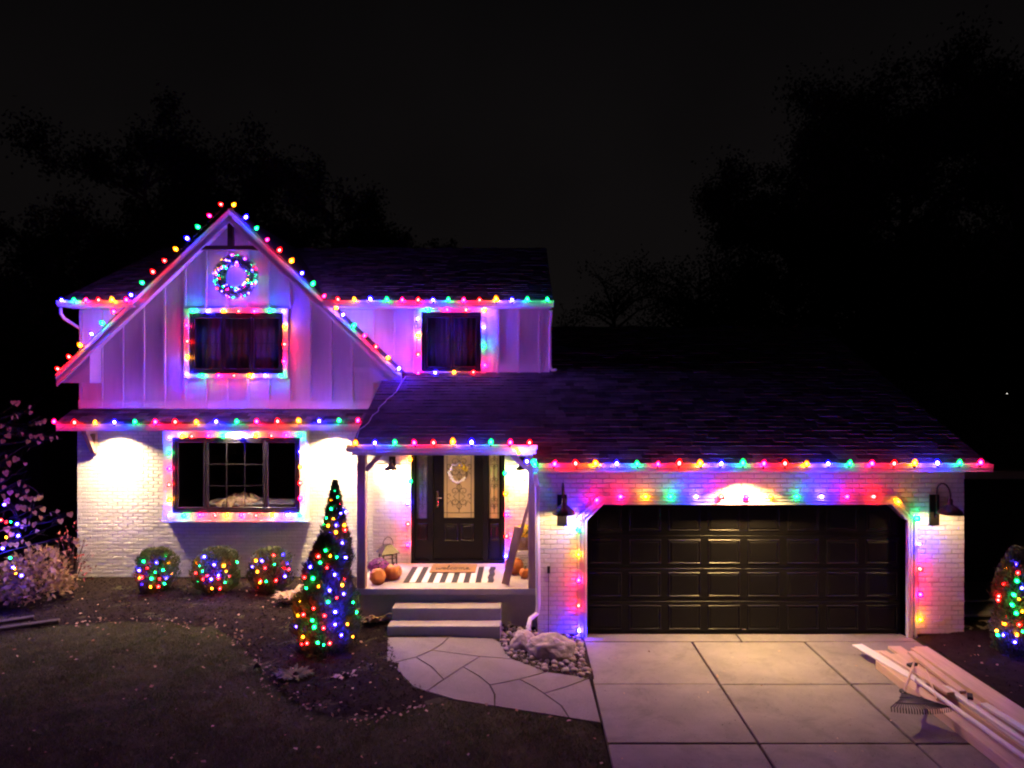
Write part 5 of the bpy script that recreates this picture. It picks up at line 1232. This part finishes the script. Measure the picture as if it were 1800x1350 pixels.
b = MB(); b.tube([(wc.x + .315 * math.cos(2*math.pi*i/36), wc.y, wc.z + .315 * math.sin(2*math.pi*i/36)) for i in range(37)], .03, 8); b.build('ring', M['bark'], gwr)
wl_ = []
for i in range(95):
    a = random.uniform(0, 6.283); ph = random.uniform(0, 6.283); r_ = .098; k = random.choice('RKGBBGOBKW'.replace('W', 'B'))
    wl_.append((wc + Vector(((.315 + r_ * math.cos(ph)) * math.cos(a), r_ * math.sin(ph) - .01, (.315 + r_ * math.cos(ph)) * math.sin(a))), k))
mini_string('dense coloured mini lights covering the gable wreath', wl_, .5, False)

# ================================================================== lumber on the driveway, rake
def plank(x, y0, y1, w_, z0_, h_, rot, label, mt='pine'):
    b = MB(); Mx = Matrix.Translation((x, (y0 + y1) / 2, 0)) @ Matrix.Rotation(R(rot), 4, 'Z'); L_ = (y1 - y0) / 2
    b.box(-w_/2, w_/2, -L_, L_, z0_, z0_ + h_, Mx, .004); return tag(b.build('lumber_plank', M[mt], None, (x, (y0+y1)/2, z0_)), label, 'plank', 'lumber lying on the driveway edge')
plank(4.90, 6.2, 9.72, .14, .006, .115, .3, 'thick square timber forming the driveway side of the lumber pile')
plank(5.09, 6.3, 10.28, .19, .006, .04, -.6, 'wide flat plank beside the thick timber')
plank(5.27, 6.6, 10.02, .14, .006, .09, .8, 'medium plank in the middle of the lumber pile')
plank(5.46, 6.2, 10.45, .19, .006, .04, 0, 'wide low plank in the middle of the pile reaching furthest to the garage door')
plank(5.645, 6.5, 10.25, .14, .006, .088, -.5, 'plank lying next to the edge board of the pile')
plank(5.84, 5.9, 10.42, .19, .006, .045, .2, 'long pink edge board of the pile along the mulch')
plank(4.93, 8.9, 10.26, .16, .125, .02, 9.5, 'short white primed board on the garage end of the thick timber', 'whiteboard')
plank(5.08, 8.55, 9.9, .10, .147, .038, 6, 'short stud lying on the white primed board', 'pine')
plank(5.30, 6.4, 8.9, .13, .099, .02, 1.5, 'long white trim board on top of the pile', 'whiteboard')
plank(5.52, 6.2, 8.4, .09, .097, .035, 4, 'white narrow trim piece nearer the mulch', 'whiteboard')
plank(5.42, 8.7, 10.0, .09, .099, .04, -3, 'short raw stud across the middle of the pile', 'pine')
b = MB(); b.tube([(5.05, 6.5, .150), (4.98, 9.0, .150)], .026, 12); tag(b.build('white_pipe', M['whiteboard'], None, (5.0, 7.8, .12)), 'slim white pipe resting on the lumber', 'pipe')
b = MB(); b.tube([(5.27, 7.0, .15), (5.20, 8.8, .15)], .022, 12); tag(b.build('white_pipe', M['whiteboard'], None, (5.25, 7.8, .13)), 'second white pipe lying along the white trim board', 'pipe')
for i, (x, y, z) in enumerate([(5.12, 9.35, .187), (5.38, 8.55, .121), (5.35, 7.2, .121)]):
    b = MB(); Mx = Matrix.Translation((x, y, z)) @ Matrix.Rotation(R(20 + 40 * i), 4, 'Z'); b.box(-.07, .07, -.03, .03, 0, .035, Mx, .004); tag(b.build('scrap_block', M['rugb'], None, (x, y, z)), ['small dark offcut block on the short stud', 'small dark offcut block by the rake handle', 'small dark offcut on the white trim board'][i], 'offcut', 'dark offcuts on the lumber')
hub = Vector((4.50, 8.40, .25)); end = Vector((5.16, 9.38, .212))
rk = empty('leaf_rake', (4.85, 8.9, .2), 'black plastic leaf rake with wooden handle lying across the lumber', 'rake')
dv = (hub - end).normalized(); sv = Vector((-dv.y, dv.x, 0)).normalized()
fwd = Vector((0, -1, -.02)); sv = Vector((1, 0, 0))
b = MB(); b.tube([end, end.lerp(hub, .5) , hub + dv * .03], [.013, .013, .0135], 10); b.build('handle', M['pine'], rk)
for i in range(24):
    u = (i - 11.5) / 11.5; tip = hub + fwd * (.42 - .06 * u * u) + sv * (.335 * u); mid = hub + fwd * .2 + sv * (.15 * u)
    b = MB(); b.tube([hub + sv * .02 * u, mid + Vector((0, 0, .012)), tip, tip + Vector((0, -.012, -.05))], .0062, 5); b.build('tine', M['plastic'], rk)
b = MB(); b.tube([hub + fwd * (.30 - .03 * u * u) + sv * (.24 * u) + Vector((0, 0, .006)) for u in [(-1 + k / 8) for k in range(17)]], .008, 6); b.lathe([(.03, -.05), (.022, .04)], 10, Matrix.Translation(hub) @ Matrix.Rotation(math.pi/2, 4, 'X'))
fan = [hub + sv * .02 + Vector((0,0,.004))] + [hub + fwd * .26 + sv * (.21 * u) + Vector((0, 0, .008)) for u in (1, .5, 0, -.5, -1)] + [hub - sv * .02 + Vector((0,0,.004))]
b.tube([hub + fwd * (.17 - .02 * u * u) + sv * (.13 * u) + Vector((0, 0, .012)) for u in [(-1 + k / 8) for k in range(17)]], .009, 6); b.build('head', M['plastic'], rk)
b = MB(); b.tube([(4.92, 8.45, .145), (5.23, 9.22, .20)], .012, 10); tag(b.build('wooden_pole', M['pine'], None, (4.9, 8.45, .13)), 'thin wooden pole lying beside the rake handle', 'pole')

# ================================================================== trees behind, neighbours
def tree(name, X, Y, h, crown, cz, n, leaf, label, seed, lean_=0., twigs=0):
    g = np.random.default_rng(seed); rd = random.Random(seed); t = empty(name, (X, Y, 0), label, 'tree', 'dark trees behind the house')
    b = MB(); tips = []; top = Vector((X + lean_, Y, h * .9)); tr0 = h * .022
    b.tube([(X, Y, -.2), (X + lean_ * .3, Y, h * .3), (X + lean_ * .6, Y, h * .6), top], [tr0, tr0 * .8, tr0 * .5, tr0 * .12], 8)
    for i in range(40):
        q = rd.uniform(.18, .93); s = Vector((X + lean_ * q, Y, h * q * .92)); a = rd.uniform(0, 6.28); el = rd.uniform(.1, .9); rr = crown * rd.uniform(.55, 1.05) * (1 - .45 * max(0, q - .5))
        e = s + Vector((math.cos(a) * rr, math.sin(a) * rr, rr * el * .8)); m = s.lerp(e, .5) + Vector((0, 0, .12 * rr))
        b.tube([s, m, e], [tr0 * .30, tr0 * .18, tr0 * .05], 5); tips += [e, m.lerp(e, .5), m]
        for k in range(3 + twigs):
            s2 = m.lerp(e, rd.random()); e2 = s2 + Vector((rd.uniform(-1, 1), rd.uniform(-1, 1), rd.uniform(-.2, 1))) * crown * .33; b.tube([s2, s2.lerp(e2, .5) + Vector((0, 0, .05)), e2], [tr0 * .08, tr0 * .05, tr0 * .02], 4); tips += [e2, e2, s2.lerp(e2, .6)]
    b.build('trunk', M['bark'], t)
    tp = np.array([tuple(p) for p in tips]); idx = g.integers(0, len(tp), n); C = tp[idx] + g.normal(0, 1, (n, 3)) * crown * g.uniform(.05, .12, (len(tp), 1))[idx]
    C[:, 2] = np.maximum(C[:, 2], cz)
    D = g.normal(size=(n, 3)); V, Fc = cards(C - np.array([X, Y, 0]), D, g.uniform(.6, 1.3, n) * leaf, g.uniform(.4, .8, n) * leaf)
    mesh_obj('crown', np_mesh('crown', V, Fc, M['darkleaf']), t); return t
def tpx(x, ytop, Y): return PX(x, Y), PZ(ytop, Y)
for i, (x, yt, Y, cr_w, n, lf, lb) in enumerate([
    (255, 165, 25, 3.3, 13000, .24, 'tallest broad leafy tree behind the lit gable'),
    (435, 178, 27, 3.2, 11000, .24, 'leafy tree right behind the gable peak, beside its broad neighbour'),
    (585, 255, 24, 2.5, 9000, .22, 'rounded leafy tree behind the main roof beside the gable'),
    (340, 300, 22, 3.2, 9000, .22, 'low dense tree filling the gap right behind the gable'),
    (110, 290, 24, 2.6, 8000, .22, 'loose leafy tree behind the left house corner'),
    (20, 395, 22, 2.6, 8000, .2, 'low bushy tree beyond the redbud'),
    (680, 350, 25, 1.7, 5000, .2, 'small round tree showing above the main roof'),
    (745, 385, 26, 1.4, 3000, .2, 'small tree showing just above the main roof ridge'),
    (805, 418, 27, 1.0, 1400, .18, 'thin treetop peeping over the main roof ridge'),
    (1080, 425, 27, 2.4, 3000, .18, 'sparse twiggy tree behind the end of the main roof'),
    (1230, 360, 28, 3.0, 9000, .22, 'dark tree behind the garage roof next to the twiggy tree'),
    (1390, 200, 30, 4.2, 16000, .26, 'tall dark tree behind the garage roof'),
    (1590, 40, 30, 5.0, 19000, .28, 'very tall dark tree behind the garage gable end'),
    (1790, -40, 28, 4.8, 19000, .28, 'huge dark tree beyond the side wing'),
    (1700, 330, 24, 3.6, 10000, .24, 'dark bushy tree standing behind the side wing')]):
    X, Z = tpx(x, yt, Y); tw_ = 'twiggy' in lb
    tree('background_tree', X, Y, (Z - .95 * cr_w) / .86, cr_w, 1.2, int(n * (1.6 if tw_ else 4.2)), lf * .62, lb, 60 + i, 0, 4 if tw_ else 0)
nb = empty('neighbour_house', (-19, 21, 0), 'unlit neighbouring house beyond the redbud', 'house')
b = MB(); b.box(-25, -14.2, 21, 29, 0, 3.0); b.prism([(21, 3.0), (25, 5.6), (29, 3.0)], lambda a, c: (-25, a, c), lambda a, c: (-14.2, a, c)); b.build('wall', M['nbr'], nb)
b = MB(); b.add([(-25.3,20.6,2.76),(-13.9,20.6,2.76),(-13.9,25,5.65),(-25.3,25,5.65),(-25.3,29.4,2.76),(-13.9,29.4,2.76)], [(0,1,2,3),(3,2,5,4)]); b.build('roof', M['farmass'], nb)
for xx in (-17, -21): b = MB(); b.box(xx, xx + 1.2, 20.95, 20.99, 1.0, 2.2); b.build('window', M['frame'], nb)
fh = empty('far_house', (41, 61, 0), 'far dark house with one small lit lamp through the trees', 'house')
b = MB(); b.box(34, 47, 61, 69, 0, 3.4); b.prism([(61, 3.4), (65, 6), (69, 3.4)], lambda a, c: (34, a, c), lambda a, c: (47, a, c)); b.build('wall', M['nbr'], fh)
b = MB(); b.add([(33.6,60.6,3.2),(47.4,60.6,3.2),(47.4,65,6.1),(33.6,65,6.1),(33.6,69.4,3.2),(47.4,69.4,3.2)], [(0,1,2,3),(3,2,5,4)]); b.build('roof', M['farmass'], fh)
c = P(1770, 691, 60.9); b = MB(); b.box(c.x - .16, c.x + .16, 60.8, 60.98, c.z - .07, c.z + .07); b.build('lamp', emit('far_lamp', (1, .95, .85), 3.0), fh)
c = P(1586, 690, 60.9); c.x = max(c.x, 34.2); b = MB(); b.box(c.x - .05, c.x + .05, 60.9, 60.98, c.z - .15, c.z + .15); b.build('lamp', M['lens'], fh)
